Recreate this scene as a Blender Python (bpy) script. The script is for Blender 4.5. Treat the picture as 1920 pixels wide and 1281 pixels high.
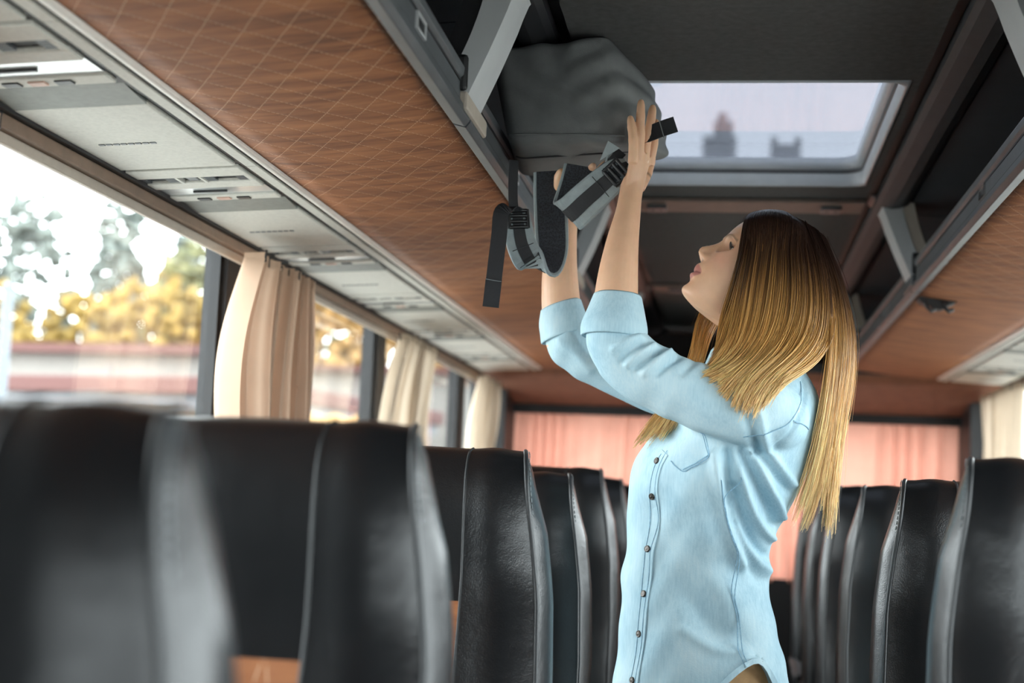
import bpy, math, random
import numpy as np
from mathutils import Matrix, Vector

# ------------------------------------------------------------------ camera, light
SC = bpy.context.scene
COL = SC.collection
for o in list(bpy.data.objects):
    bpy.data.objects.remove(o)

cam_d = bpy.data.cameras.new('camera')
cam = bpy.data.objects.new('camera', cam_d)
COL.objects.link(cam)
cam_d.sensor_width = 36.0
cam_d.lens = 50.625
cam_d.clip_start = 0.02
cam_d.clip_end = 600
CX = (0.98848662, 0.14561551, 0.04111367)
CY = (-0.02471732, -0.11267000, 0.99332498)
CZ = (0.14927580, -0.98290467, -0.10777356)
cam.matrix_world = Matrix(((CX[0], CY[0], CZ[0], 0), (CX[1], CY[1], CZ[1], 0),
                           (CX[2], CY[2], CZ[2], 1.22), (0, 0, 0, 1)))
cam_d.dof.use_dof = True
cam_d.dof.focus_distance = 2.62
cam_d.dof.aperture_fstop = 2.7
SC.camera = cam

SKY = 13.0
world = bpy.data.worlds.new('overcast_sky')
SC.world = world
world.use_nodes = True
bg = world.node_tree.nodes['Background']
bg.inputs[0].default_value = (0.90, 0.955, 1.0, 1)
bg.inputs[1].default_value = SKY

vs = SC.view_settings
vs.view_transform = 'Standard'
vs.look = 'None'
vs.exposure = 0.18
vs.gamma = 1.0
vs.use_curve_mapping = False
SC.cycles.caustics_reflective = False
SC.cycles.caustics_refractive = False
SC.cycles.sample_clamp_indirect = 6.0
SC.cycles.max_bounces = 10
SC.cycles.diffuse_bounces = 5
SC.cycles.glossy_bounces = 4
SC.cycles.transparent_max_bounces = 16
SC.cycles.use_denoising = True
try:
    SC.cycles.denoiser = 'OPENIMAGEDENOISE'
    SC.cycles.denoising_prefilter = 'ACCURATE'
except Exception:
    pass


def portal(name, loc, rot, sx, sy):
    """light portal in a window opening: only guides sky sampling, gives no light"""
    d = bpy.data.lights.new(name, 'AREA')
    d.shape = 'RECTANGLE'
    d.size, d.size_y = sx, sy
    d.cycles.is_portal = True
    o = bpy.data.objects.new(name, d)
    COL.objects.link(o)
    o.location = loc
    o.rotation_euler = rot


PI = math.pi
rnd = random.Random(7)
XC = 0.03            # bus centre line
YF, YR = -2.4, 7.45  # front and rear of the saloon

# ------------------------------------------------------------------ materials
def hexlin(c):
    return tuple(((v / 255) / 12.92 if v / 255 <= 0.04045 else ((v / 255 + 0.055) / 1.055) ** 2.4) for v in c)


class NT:
    def __init__(self, name):
        self.m = bpy.data.materials.new(name)
        self.m.use_nodes = True
        self.t = self.m.node_tree
        self.b = self.t.nodes['Principled BSDF']
        self.out = self.t.nodes['Material Output']

    def n(self, kind, **kw):
        x = self.t.nodes.new(kind)
        for k, v in kw.items():
            if k.startswith('i_'):
                x.inputs[k[2:].replace('_', ' ')].default_value = v
            else:
                setattr(x, k, v)
        return x

    def l(self, a, b):
        self.t.links.new(a, b)

    def set(self, **kw):
        for k, v in kw.items():
            key = k.replace('_', ' ')
            if key in self.b.inputs:
                self.b.inputs[key].default_value = (*v, 1) if isinstance(v, tuple) and len(v) == 3 else v

    def coords(self, scale=(1, 1, 1), kind='Object', rot=(0, 0, 0)):
        tc = self.n('ShaderNodeTexCoord')
        mp = self.n('ShaderNodeMapping')
        mp.inputs['Scale'].default_value = scale
        mp.inputs['Rotation'].default_value = rot
        self.l(tc.outputs[kind], mp.inputs[0])
        return mp.outputs[0]

    def noise(self, vec, scale, detail=4, rough=0.55):
        x = self.n('ShaderNodeTexNoise')
        x.inputs['Scale'].default_value = scale
        x.inputs['Detail'].default_value = detail
        x.inputs['Roughness'].default_value = rough
        self.l(vec, x.inputs['Vector'])
        return x.outputs['Fac']

    def ramp(self, fac, stops):
        r = self.n('ShaderNodeValToRGB')
        el = r.color_ramp.elements
        while len(el) < len(stops):
            el.new(0.5)
        for e, (p, c) in zip(el, stops):
            e.position = p
            e.color = (*c, 1) if len(c) == 3 else c
        self.l(fac, r.inputs[0])
        return r.outputs[0]

    def bump(self, h, strength=0.2, dist=0.002):
        x = self.n('ShaderNodeBump')
        x.inputs['Strength'].default_value = strength
        x.inputs['Distance'].default_value = dist
        self.l(h, x.inputs['Height'])
        self.l(x.outputs[0], self.b.inputs['Normal'])
        return x

    def base(self, c):
        self.l(c, self.b.inputs['Base Color'])

    def math(self, op, a, b=None):
        x = self.n('ShaderNodeMath', operation=op)
        for i, v in enumerate((a, b)):
            if v is None:
                continue
            if isinstance(v, (int, float)):
                x.inputs[i].default_value = v
            else:
                self.l(v, x.inputs[i])
        return x.outputs[0]

    def mix(self, fac, a, b):
        x = self.n('ShaderNodeMix', data_type='RGBA')
        for i, v in ((0, fac), (6, a), (7, b)):
            if isinstance(v, (int, float)):
                x.inputs[i].default_value = v
            elif isinstance(v, tuple):
                x.inputs[i].default_value = (*v, 1)
            else:
                self.l(v, x.inputs[i])
        return x.outputs[2]


M = {}


def plain(name, col, rough=0.5, metal=0.0, vary=0.12, scale=30, bump=0.0, spec=0.5):
    a = NT(name)
    v = a.coords()
    f = a.noise(v, scale)
    lo = tuple(c * (1 - vary) for c in col)
    hi = tuple(min(1, c * (1 + vary)) for c in col)
    a.base(a.ramp(f, [(0.3, lo), (0.7, hi)]))
    a.set(Roughness=rough, Metallic=metal)
    a.b.inputs['Specular IOR Level'].default_value = spec
    if bump:
        a.bump(a.noise(v, scale * 12, 2), bump, 0.001)
    M[name] = a.m
    return a


plain('ceiling_fabric', (0.055, 0.055, 0.054), 0.9, vary=0.2, scale=60, bump=0.5)
plain('rack_ceiling', (0.020, 0.023, 0.028), 0.7, vary=0.15, scale=10)
plain('black_trim', (0.006, 0.006, 0.007), 0.55)
plain('rail_grey', (0.070, 0.076, 0.083), 0.45, vary=0.15, scale=14)
plain('rail_dark', (0.016, 0.016, 0.018), 0.4)
plain('arm_grey', (0.52, 0.53, 0.54), 0.32, vary=0.06, scale=9)
plain('arm_beige', (0.44, 0.38, 0.32), 0.5, vary=0.06)
plain('chrome', (0.75, 0.75, 0.75), 0.14, metal=1.0, vary=0.03)
plain('white_trim', (0.80, 0.755, 0.70), 0.35, vary=0.05)
plain('warm_trim', (0.15, 0.112, 0.094), 0.55)
plain('rail_brown', (0.20, 0.13, 0.09), 0.5)
plain('cove_grey', (0.036, 0.039, 0.043), 0.6)
plain('panel_grey', (0.62, 0.605, 0.55), 0.62, vary=0.07, scale=120, bump=0.25)
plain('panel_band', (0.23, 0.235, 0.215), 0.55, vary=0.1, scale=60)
plain('vent_dark', (0.012, 0.013, 0.015), 0.45)
plain('vent_grey', (0.12, 0.13, 0.14), 0.45)
plain('button_orange', (0.62, 0.40, 0.32), 0.5)
plain('rear_brown', (0.20, 0.085, 0.048), 0.65, vary=0.2, scale=18)
plain('floor_vinyl', (0.05, 0.05, 0.055), 0.6, vary=0.25, scale=40)
plain('wall_dark', (0.03, 0.03, 0.033), 0.7)
plain('hatch_frame', (0.50, 0.52, 0.55), 0.4, vary=0.05)
plain('hatch_seal', (0.09, 0.09, 0.10), 0.5)
plain('pale_ground', (0.34, 0.33, 0.31), 0.9, vary=0.3, scale=4)  # ground colour raised so skylight bounces up under the racks
plain('brown_fascia', (0.085, 0.034, 0.030), 0.8)
plain('cream_wall', (0.15, 0.125, 0.095), 0.9, vary=0.06, scale=1)
plain('white_wall', (0.20, 0.185, 0.17), 0.9, vary=0.05, scale=1)
plain('grey_wall', (0.16, 0.16, 0.17), 0.9)
plain('ochre_trim', (0.42, 0.22, 0.06), 0.8)
plain('dark_glass', (0.10, 0.10, 0.10), 0.2)
plain('lamp_post_paint', (0.10, 0.12, 0.14), 0.5)
plain('trunk', (0.10, 0.075, 0.055), 0.9)
plain('haze_grey', (0.40, 0.41, 0.43), 0.9)
plain('steel', (0.3, 0.3, 0.31), 0.35, metal=0.8)


def foliage(name, c1, c2):
    a = NT(name)
    f = a.noise(a.coords(), 1.1, 5)
    a.base(a.ramp(f, [(0.32, c1), (0.68, c2)]))
    a.set(Roughness=0.8)
    M[name] = a.m


foliage('leaves_yellow', (0.12, 0.080, 0.014), (0.24, 0.145, 0.024))
foliage('leaves_orange', (0.20, 0.105, 0.028), (0.29, 0.16, 0.045))
foliage('leaves_dark', (0.075, 0.09, 0.08), (0.125, 0.14, 0.125))
foliage('leaves_green', (0.10, 0.11, 0.055), (0.20, 0.175, 0.07))

# black leather with a fine grain
a = NT('leather_black')
v = a.coords()
vo = a.n('ShaderNodeTexVoronoi')
vo.inputs['Scale'].default_value = 420
a.l(v, vo.inputs['Vector'])
n1 = a.noise(v, 7, 3)
a.base(a.ramp(n1, [(0.3, (0.0055, 0.006, 0.007)), (0.7, (0.009, 0.0095, 0.0105))]))
a.set(Roughness=0.30)
a.b.inputs['Specular IOR Level'].default_value = 0.45
hh = a.math('ADD', a.math('MULTIPLY', vo.outputs['Distance'], 0.35), a.math('MULTIPLY', a.noise(v, 24, 3), 2.5))
a.bump(hh, 0.28, 0.0016)
M['leather_black'] = a.m
plain('piping_black', (0.016, 0.018, 0.020), 0.38)
plain('thread_grey', (0.20, 0.22, 0.23), 0.6)


def quilted(name, lines):
    """brown wood-look fabric, sewn in diamonds"""
    a = NT(name)
    v = a.coords((1.6, 9.0, 4.0))
    f = a.noise(v, 3.2, 8, 0.62)
    g = a.noise(a.coords((5, 46, 10)), 3.0, 6, 0.6)
    ff = a.math('ADD', a.math('MULTIPLY', f, 0.75), a.math('MULTIPLY', g, 0.25))
    col = a.ramp(ff, [(0.36, (0.145, 0.048, 0.016)), (0.52, (0.28, 0.099, 0.034)), (0.66, (0.39, 0.150, 0.053))])
    if lines:
        tc = a.n('ShaderNodeTexCoord')
        sx = a.n('ShaderNodeSeparateXYZ')
        a.l(tc.outputs['Object'], sx.inputs[0])
        wob = a.math('MULTIPLY', a.math('SUBTRACT', a.noise(a.coords(), 22, 1), 0.5), 0.006)
        d = []
        for s in (1.6, -1.6):
            k = a.math('ADD', sx.outputs[1], a.math('MULTIPLY', sx.outputs[0], s))
            k = a.math('ADD', k, wob)
            k = a.math('DIVIDE', k, 0.104)
            fr = a.math('FRACT', k)
            d.append(a.math('ABSOLUTE', a.math('SUBTRACT', fr, 0.5)))
        dm = a.math('MINIMUM', d[0], d[1])
        line = a.math('LESS_THAN', dm, 0.0115)
        # thread interrupted into stitches
        wv = a.math('FRACT', a.math('MULTIPLY', sx.outputs[0], 190.0))
        st = a.math('MULTIPLY', line, a.math('LESS_THAN', wv, 0.72))
        col = a.mix(st, col, (0.60, 0.36, 0.22))
        pad = a.math('MINIMUM', a.math('MULTIPLY', dm, 6.0), 1.0)
        a.bump(a.math('ADD', pad, a.math('MULTIPLY', g, 0.6)), 0.16, 0.003)
    else:
        a.bump(g, 0.25, 0.001)
    a.base(col)
    a.set(Roughness=0.72)
    M[name] = a.m


quilted('quilt_brown', True)
quilted('wood_fabric_brown', False)


def cloth(name, c, trans=0.45, rough=0.9):
    a = NT(name)
    v = a.coords()
    f = a.noise(v, 9, 4)
    colr = a.ramp(f, [(0.3, tuple(x * 0.9 for x in c)), (0.7, c)])
    a.base(colr)
    a.set(Roughness=rough)
    a.b.inputs['Specular IOR Level'].default_value = 0.1
    a.bump(a.noise(a.coords((1, 1, 1)), 900, 1), 0.1, 0.0006)
    tr = a.n('ShaderNodeBsdfTranslucent')
    a.l(colr, tr.inputs[0])
    mx = a.n('ShaderNodeMixShader')
    mx.inputs[0].default_value = trans
    a.l(a.b.outputs[0], mx.inputs[1])
    a.l(tr.outputs[0], mx.inputs[2])
    a.l(mx.outputs[0], a.out.inputs[0])
    M[name] = a.m


cloth('curtain_beige', (0.60, 0.42, 0.305), 0.14)
cloth('curtain_pale', (0.58, 0.475, 0.365), 0.30)
cloth('curtain_pink', (0.64, 0.31, 0.235), 0.36)


def pane(name, tint, gloss):
    a = NT(name)
    t = a.n('ShaderNodeBsdfTransparent')
    t.inputs[0].default_value = (*tint, 1)
    g = a.n('ShaderNodeBsdfGlossy')
    g.inputs['Roughness'].default_value = 0.02
    lw = a.n('ShaderNodeLayerWeight')
    fr = a.math('ADD', a.math('MULTIPLY', a.math('POWER', lw.outputs['Facing'], 5.0), 0.9), 0.05)
    mx = a.n('ShaderNodeMixShader')
    a.l(a.math('MULTIPLY', fr, gloss), mx.inputs[0])
    a.l(t.outputs[0], mx.inputs[1])
    a.l(g.outputs[0], mx.inputs[2])
    a.l(mx.outputs[0], a.out.inputs[0])
    M[name] = a.m


pane('window_glass', (0.93, 0.95, 0.94), 1.0)
pane('hatch_glass', (0.225, 0.234, 0.250), 0.5)

# ------------------------------------------------------------------ mesh helpers
class MB:
    def __init__(self):
        self.v, self.f, self.mi, self.sm = [], [], [], []

    def add(self, vs_, fs, mi=0, smooth=False):
        o = len(self.v)
        self.v += [tuple(map(float, p)) for p in vs_]
        self.f += [tuple(i + o for i in f) for f in fs]
        self.mi += [mi] * len(fs)
        self.sm += [smooth] * len(fs)
        return self

    def box(self, x0, x1, y0, y1, z0, z1, mi=0):
        p = [(x, y, z) for z in (z0, z1) for y in (y0, y1) for x in (x0, x1)]
        return self.add(p, [(0, 2, 3, 1), (4, 5, 7, 6), (0, 1, 5, 4), (2, 6, 7, 3), (0, 4, 6, 2), (1, 3, 7, 5)], mi)

    def hexa(self, p, mi=0):
        """8 corners: bottom 4 in a loop, top 4 in a loop"""
        return self.add(p, [(3, 2, 1, 0), (4, 5, 6, 7), (0, 1, 5, 4), (1, 2, 6, 5), (2, 3, 7, 6), (3, 0, 4, 7)], mi)

    def prism(self, prof, y0, y1, mi=0, smooth=False, ax=1):
        """closed profile [(a, b)] extruded along an axis (1: profile is x,z along y; 0: y,z along x; 2: x,y along z)"""
        n = len(prof)

        def P(a_, b_, c):
            return (a_, c, b_) if ax == 1 else ((c, a_, b_) if ax == 0 else (a_, b_, c))
        vs_ = [P(a_, b_, y0) for a_, b_ in prof] + [P(a_, b_, y1) for a_, b_ in prof]
        fs = [(i, (i + 1) % n, n + (i + 1) % n, n + i) for i in range(n)]
        self.add(vs_, fs, mi, smooth)
        self.add(vs_, [tuple(range(n))[::-1], tuple(range(n, 2 * n))], mi)
        return self

    def grid(self, P, closed_u=False, closed_v=False, mi=0, smooth=True):
        """P: array (nu, nv, 3)"""
        P = np.asarray(P, float)
        nu, nv = P.shape[:2]
        fs = []
        for i in range(nu if closed_u else nu - 1):
            for j in range(nv if closed_v else nv - 1):
                i2, j2 = (i + 1) % nu, (j + 1) % nv
                fs.append((i * nv + j, i * nv + j2, i2 * nv + j2, i2 * nv + j))
        return self.add(P.reshape(-1, 3), fs, mi, smooth)

    def loft(self, rings, cap=True, mi=0, smooth=True):
        """rings: list of (n,3), closed loops"""
        R_ = np.asarray(rings, float)
        self.grid(R_, False, True, mi, smooth)
        if cap:
            n = R_.shape[1]
            self.add(R_[0], [tuple(range(n))[::-1]], mi, False)
            self.add(R_[-1], [tuple(range(n))], mi, False)
        return self

    def tube(self, pts, rad, n=8, cap=True, mi=0, flat=None):
        """round (or flat: (half-width, half-thickness), up vector) tube along points"""
        pts = np.asarray(pts, float)
        k = len(pts)
        rad = np.broadcast_to(np.asarray(rad, float), (k,))
        T = np.gradient(pts, axis=0)
        T /= np.linalg.norm(T, axis=1)[:, None] + 1e-12
        up = np.array([0, 0, 1.0]) if abs(T[0][2]) < 0.9 else np.array([0, 1.0, 0])
        rings = []
        for i in range(k):
            up = up - T[i] * (up @ T[i])
            up /= np.linalg.norm(up) + 1e-12
            s = np.cross(T[i], up)
            a_ = np.arange(n) * 2 * PI / n
            rings.append(pts[i] + rad[i] * (np.cos(a_)[:, None] * s + np.sin(a_)[:, None] * up))
        return self.loft(rings, cap, mi)

    def ribbon(self, pts, width, wdir, thick=0.0015, mi=0):
        """flat strap along points; wdir = width direction (one vector or one per point)"""
        pts = np.asarray(pts, float)
        k = len(pts)
        W = np.broadcast_to(np.asarray(wdir, float), (k, 3)).copy()
        width = np.broadcast_to(np.asarray(width, float), (k,))
        T = np.gradient(pts, axis=0)
        T /= np.linalg.norm(T, axis=1)[:, None] + 1e-12
        W -= T * np.sum(W * T, axis=1)[:, None]
        W /= np.linalg.norm(W, axis=1)[:, None] + 1e-12
        N = np.cross(T, W)
        thick = np.broadcast_to(np.asarray(thick, float), (k,))
        rings = []
        for i in range(k):
            w, t = W[i] * width[i] / 2, N[i] * thick[i] / 2
            rings.append([pts[i] - w - t, pts[i] + w - t, pts[i] + w + t, pts[i] - w + t])
        return self.loft(rings, True, mi, False)

    def ball(self, c, r, n=10, m=6, mi=0):
        c = np.asarray(c, float)
        r = np.broadcast_to(np.asarray(r, float), (3,))
        rings = []
        for j in range(m + 1):
            p = -PI / 2 + PI * (j + 0.02) / (m + 0.04)
            a_ = np.arange(n) * 2 * PI / n
            rings.append(np.stack([c[0] + r[0] * math.cos(p) * np.cos(a_), c[1] + r[1] * math.cos(p) * np.sin(a_),
                                   np.full(n, c[2] + r[2] * math.sin(p))], 1))
        return self.loft(rings, True, mi)

    def build(self, name, mats, parent=None, bevel=0.0, seg=2):
        me = bpy.data.meshes.new(name)
        me.from_pydata(self.v, [], self.f)
        me.polygons.foreach_set('material_index', self.mi)
        me.polygons.foreach_set('use_smooth', self.sm)
        for m in ([mats] if isinstance(mats, str) else mats):
            me.materials.append(M[m])
        me.update()
        o = bpy.data.objects.new(name, me)
        COL.objects.link(o)
        if parent is not None:
            o.parent = parent
        if bevel:
            b = o.modifiers.new('bevel', 'BEVEL')
            b.width = bevel
            b.segments = seg
            b.limit_method = 'ANGLE'
            b.angle_limit = math.radians(40)
        return o


def tag(o, label=None, cat=None, group=None, kind=None):
    for k, v_ in (('label', label), ('category', cat), ('group', group), ('kind', kind)):
        if v_:
            o[k] = v_
    return o


def empty(name, loc=(0, 0, 0), label=None, cat=None, group=None, kind=None):
    o = bpy.data.objects.new(name, None)
    o.empty_display_size = 0.1
    COL.objects.link(o)
    o.location = loc
    return tag(o, label, cat, group, kind)


def struct(o):
    o['kind'] = 'structure'
    return o


def copy_tree(o, parent=None):
    c = o.copy()
    COL.objects.link(c)
    c.parent = parent
    for ch in o.children:
        copy_tree(ch, c)
    return c


def spline(pts, n):
    """Catmull-Rom through points -> n samples"""
    P = np.asarray(pts, float)
    k = len(P)
    E_ = np.vstack([2 * P[0] - P[1], P, 2 * P[-1] - P[-2]])
    t = np.linspace(0, k - 1 - 1e-9, n)
    i = t.astype(int)
    u = (t - i)[:, None]
    p0, p1, p2, p3 = E_[i], E_[i + 1], E_[i + 2], E_[i + 3]
    return 0.5 * (2 * p1 + (p2 - p0) * u + (2 * p0 - 5 * p1 + 4 * p2 - p3) * u ** 2 + (3 * p1 - p0 - 3 * p2 + p3) * u ** 3)


ORD = ['first', 'second', 'third', 'fourth', 'fifth', 'sixth', 'seventh', 'eighth', 'ninth', 'tenth']


# ------------------------------------------------------------------ the bus body
XL, XR = -1.235, 1.27                     # inner faces of the side walls
ZC = 2.10                                # ceiling height
HX0, HX1, HY0, HY1 = -0.29, 0.352, 2.95, 3.93   # roof hatch opening
WZ0, WZ1 = 0.84, 1.850                   # side windows

struct(MB().box(XL - 0.06, XR + 0.06, YF, YR, -0.06, 0.0).build('floor', 'floor_vinyl'))

c = MB()
cx0, cx1 = XC - 0.345, XC + 0.345
c.box(cx0, cx1, YF, HY0, ZC, ZC + 0.03)
c.box(cx0, cx1, HY1, YR, ZC, ZC + 0.03)
c.box(cx0, HX0, HY0, HY1, ZC, ZC + 0.03)
c.box(HX1, cx1, HY0, HY1, ZC, ZC + 0.03)
# outer roof skin round the hatch
c.box(XL - 0.06, HX0 - 0.005, YF, YR, 2.165, 2.178)
c.box(HX1 + 0.005, XR + 0.06, YF, YR, 2.165, 2.178)
c.box(HX0 - 0.005, HX1 + 0.005, YF, HY0 - 0.005, 2.165, 2.178)
c.box(HX0 - 0.005, HX1 + 0.005, HY1 + 0.005, YR, 2.165, 2.178)
ceiling = struct(c.build('ceiling', 'ceiling_fabric'))

for s, nm in ((-1, 'left'), (1, 'right')):
    def X(d):
        return XC + s * d
    c = MB()
    c.box(*sorted((X(0.345), X(0.372))), YF, YR, ZC + 0.02, ZC + 0.05)
    c.build('cove_channel', 'black_trim', ceiling)
    # cove strip: rounded grey band beside the black channel
    c = MB()
    prof = [(X(0.372), ZC + 0.03), (X(0.372), ZC - 0.004), (X(0.385), ZC - 0.012), (X(0.415), ZC - 0.020), (X(0.440), ZC - 0.018),
            (X(0.462), ZC - 0.006), (X(0.470), ZC + 0.006), (X(0.470), ZC + 0.03)]
    c.prism(prof, YF, YR, smooth=False)
    c.build('cove_strip', 'cove_grey' if s > 0 else 'rail_dark', ceiling)
    # panels of the ceiling over the luggage rack, with open joints
    edges = [YF, -0.6, 0.9, 2.55, 4.30, 6.0, YR]
    for y0, y1 in zip(edges[:-1], edges[1:]):
        for d0, d1, z0, z1 in ((0.470, 0.655, ZC, ZC - 0.012), (0.661, 1.17, ZC - 0.013, ZC - 0.06)):
            c = MB()
            c.hexa([(X(d0), y0 + .004, z0), (X(d1), y0 + .004, z1), (X(d1), y1 - .004, z1), (X(d0), y1 - .004, z0),
                    (X(d0), y0 + .004, z0 + .02), (X(d1), y0 + .004, z1 + .02), (X(d1), y1 - .004, z1 + .02), (X(d0), y1 - .004, z0 + .02)])
            c.build('ceiling_panel', 'rack_ceiling', ceiling)
    c = MB()
    c.box(*sorted((X(0.47), X(1.2))), YF, YR, ZC + 0.03, ZC + 0.05)
    c.build('roof_lining', 'black_trim', ceiling)

# cross bars of the ceiling at the rack arms
k = 1
for yb in (0.92, 4.10, 5.75):
    t = struct(MB().box(cx0 + .002, cx1 - .002, yb, yb + 0.16, ZC - 0.012, ZC).build('trim_%d' % k, 'warm_trim', bevel=.004))
    for sx in (-1, 1):
        b = MB()
        b.box(XC + sx * 0.25 - .028, XC + sx * 0.25 + .028, yb + 0.05, yb + 0.12, ZC - 0.022, ZC - 0.010)
        b.ball((XC + sx * 0.25 - .012, yb + .085, ZC - .022), (.006, .006, .003))
        b.ball((XC + sx * 0.25 + .012, yb + .085, ZC - .022), (.006, .006, .003))
        b.build('bracket', 'rail_grey', t, bevel=.002)
    k += 1


# side walls with window openings
def side_wall(s, nm, pill, first):
    xi = XL if s < 0 else XR
    xo = xi + s * 0.06
    x0, x1 = sorted((xi, xo))
    w = MB()
    w.box(x0, x1, YF, YR, 0.0, WZ0)
    w.box(x0, x1, YF, YR, WZ1, 2.165)
    for a_, b_ in pill:
        w.box(x0, x1, a_, b_, WZ0, WZ1)
    wall = struct(w.build('wall_' + nm, 'wall_dark'))
    n = first
    for (a0, a1), (b0, b1) in zip(pill[:-1], pill[1:]):
        y0, y1 = a1, b0
        xm = xi + s * 0.035
        e = struct(empty('window_%d' % n, (0, 0, 0)))
        xa, xb = sorted((xm - .003, xm + .003))
        MB().box(xa, xb, y0 + .002, y1 - .002, WZ0 + .002, WZ1 - .002).build('window_pane', 'window_glass', e)
        f = MB()
        fa, fb = sorted((xi + s * .012, xi + s * .05))
        t = 0.022
        f.box(fa, fb, y0, y1, WZ0, WZ0 + t)
        f.box(fa, fb, y0, y1, WZ1 - t, WZ1)
        f.box(fa, fb, y0, y0 + t, WZ0 + t, WZ1 - t)
        f.box(fa, fb, y1 - t, y1, WZ0 + t, WZ1 - t)
        f.build('window_frame', 'black_trim', e)
        portal('portal', (xi + s * 0.07, (y0 + y1) / 2, (WZ0 + WZ1) / 2), (0, s * PI / 2, 0), WZ1 - WZ0, y1 - y0)
        n += 1
    return n


nwin = side_wall(-1, 'left', [(YF, -2.3), (-1.5, 0.60), (1.80, 1.90), (3.39, 3.51), (4.97, 5.09), (6.60, 6.72), (7.2, YR)], 1)  # unseen solid stretch by the camera is added to keep glare off seats
nwin = side_wall(1, 'right', [(YF, -2.3), (-.9, -.8), (0.62, 0.72), (2.2, 2.3), (3.75, 3.87), (5.3, 5.42), (6.85, YR)], nwin)

# front wall with the windscreen (unseen, opening shrunk to dim the seat fronts)
w = MB()
w.box(XL - .06, XR + .06, YF - .08, YF, -.06, 0.90)
w.box(XL - .06, XR + .06, YF - .08, YF, 1.45, 2.178)
w.box(XL - .06, XL + .22, YF - .08, YF, 0.90, 1.45)
w.box(XR - .22, XR + .06, YF - .08, YF, 0.90, 1.45)
struct(w.build('wall_front', 'wall_dark'))
e = struct(empty('window_%d' % nwin))
MB().box(XL + .22, XR - .22, YF - .045, YF - .04, 0.90, 1.45).build('window_pane', 'window_glass', e)
portal('portal', (XC, YF - .1, 1.175), (PI / 2, 0, 0), XR - XL - .44, .55)
portal('portal', ((HX0 + HX1) / 2, (HY0 + HY1) / 2, 2.26), (0, 0, 0), HX1 - HX0, HY1 - HY0)
nwin += 1

# rear wall with the rear window
w = MB()
w.box(XL - .06, XR + .06, YR, YR + .08, -.06, 0.88)
w.box(XL - .06, XR + .06, YR, YR + .08, 1.70, 2.178)
w.box(XL - .06, XL + .06, YR, YR + .08, 0.88, 1.70)
w.box(XR - .06, XR + .06, YR, YR + .08, 0.88, 1.70)
w.box(XL, -1.082, 7.0, YR, 0.6, 1.76)
w.box(1.127, XR, 7.0, YR, 0.6, 1.76)
rear = struct(w.build('wall_rear', 'black_trim'))
e = struct(empty('window_%d' % nwin))
MB().box(XL + .06, XR - .06, YR + .03, YR + .036, .88, 1.70).build('window_pane', 'window_glass', e)
portal('portal', (XC, YR + .1, 1.29), (-PI / 2, 0, 0), 2.28, 0.82)
nwin += 1
# brown valance over the rear window, in two tiers, and the shelf below it
v = MB()
v.prism([(6.62, 1.835), (6.68, 1.800), (7.05, 1.745), (7.26, 1.700), (7.30, 1.700), (7.30, 1.88), (6.62, 1.88)], XL + .01, XR - .01, ax=0)
struct(v.build('trim_%d' % k, 'rear_brown', bevel=.01)); k += 1
v = MB().box(XL + .075, XR - .075, 7.27, 7.33, 1.655, 1.70)
struct(v.build('trim_%d' % k, 'black_trim')); k += 1
v = MB().box(XL, XR, 7.30, YR, 0.0, 0.875)
struct(v.build('trim_%d' % k, 'black_trim')); k += 1
v = MB().box(XL + .02, XR - .02, 6.60, 6.625, 1.835, 1.875)
struct(v.build('trim_%d' % k, 'black_trim')); k += 1

# roof hatch
e = struct(empty('window_%d' % nwin, (0, 0, 0)))
hcx, hcy = (HX0 + HX1) / 2, (HY0 + HY1) / 2
hw, hl = (HX1 - HX0) / 2, (HY1 - HY0) / 2


def rrect(w_, l_, r, z, n=6):
    out = []
    for q, (sx, sy) in enumerate(((1, 1), (-1, 1), (-1, -1), (1, -1))):
        for i in range(n + 1):
            a_ = PI / 2 * (q + i / n)
            out.append((hcx + sx * (w_ - r) + r * math.cos(a_), hcy + sy * (l_ - r) + r * math.sin(a_), z))
    return out


h = MB()
h.loft([rrect(hw + .004, hl + .004, .004, ZC + .03), rrect(hw + .004, hl + .004, .004, ZC - .001), rrect(hw - .001, hl - .001, .045, ZC - .004),
        rrect(hw - .006, hl - .006, .05, ZC - .001), rrect(hw - .010, hl - .010, .05, ZC + .030)], cap=False)
h.build('hatch_frame', 'hatch_frame', e)
h = MB()
h.loft([rrect(hw - .010, hl - .010, .05, ZC + .030), rrect(hw - .016, hl - .016, .05, ZC + .033), rrect(hw - .014, hl - .014, .05, ZC + .040)], cap=False)
h.build('hatch_seal', 'hatch_seal', e)
h = MB()
h.loft([rrect(hw - .014, hl - .014, .05, ZC + .040), rrect(hw - .026, hl - .026, .05, ZC + .043), rrect(hw - .030, hl - .030, .05, ZC + .070),
        rrect(hw - .004, hl - .004, .05, ZC + .072)], cap=False)
h.build('inner_frame', 'hatch_frame', e)
h = MB()
h.loft([rrect(hw + .006, hl + .006, .05, ZC + .073), rrect(hw + .006, hl + .006, .05, ZC + .078)])
h.build('hatch_pane', 'hatch_glass', e)

# ------------------------------------------------------------------ luggage racks
ARMS = (0.70, 2.37, 4.20, 5.97)
SEAMS = [YF, 0.70, 4.16, 5.9, 6.62]


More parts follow.
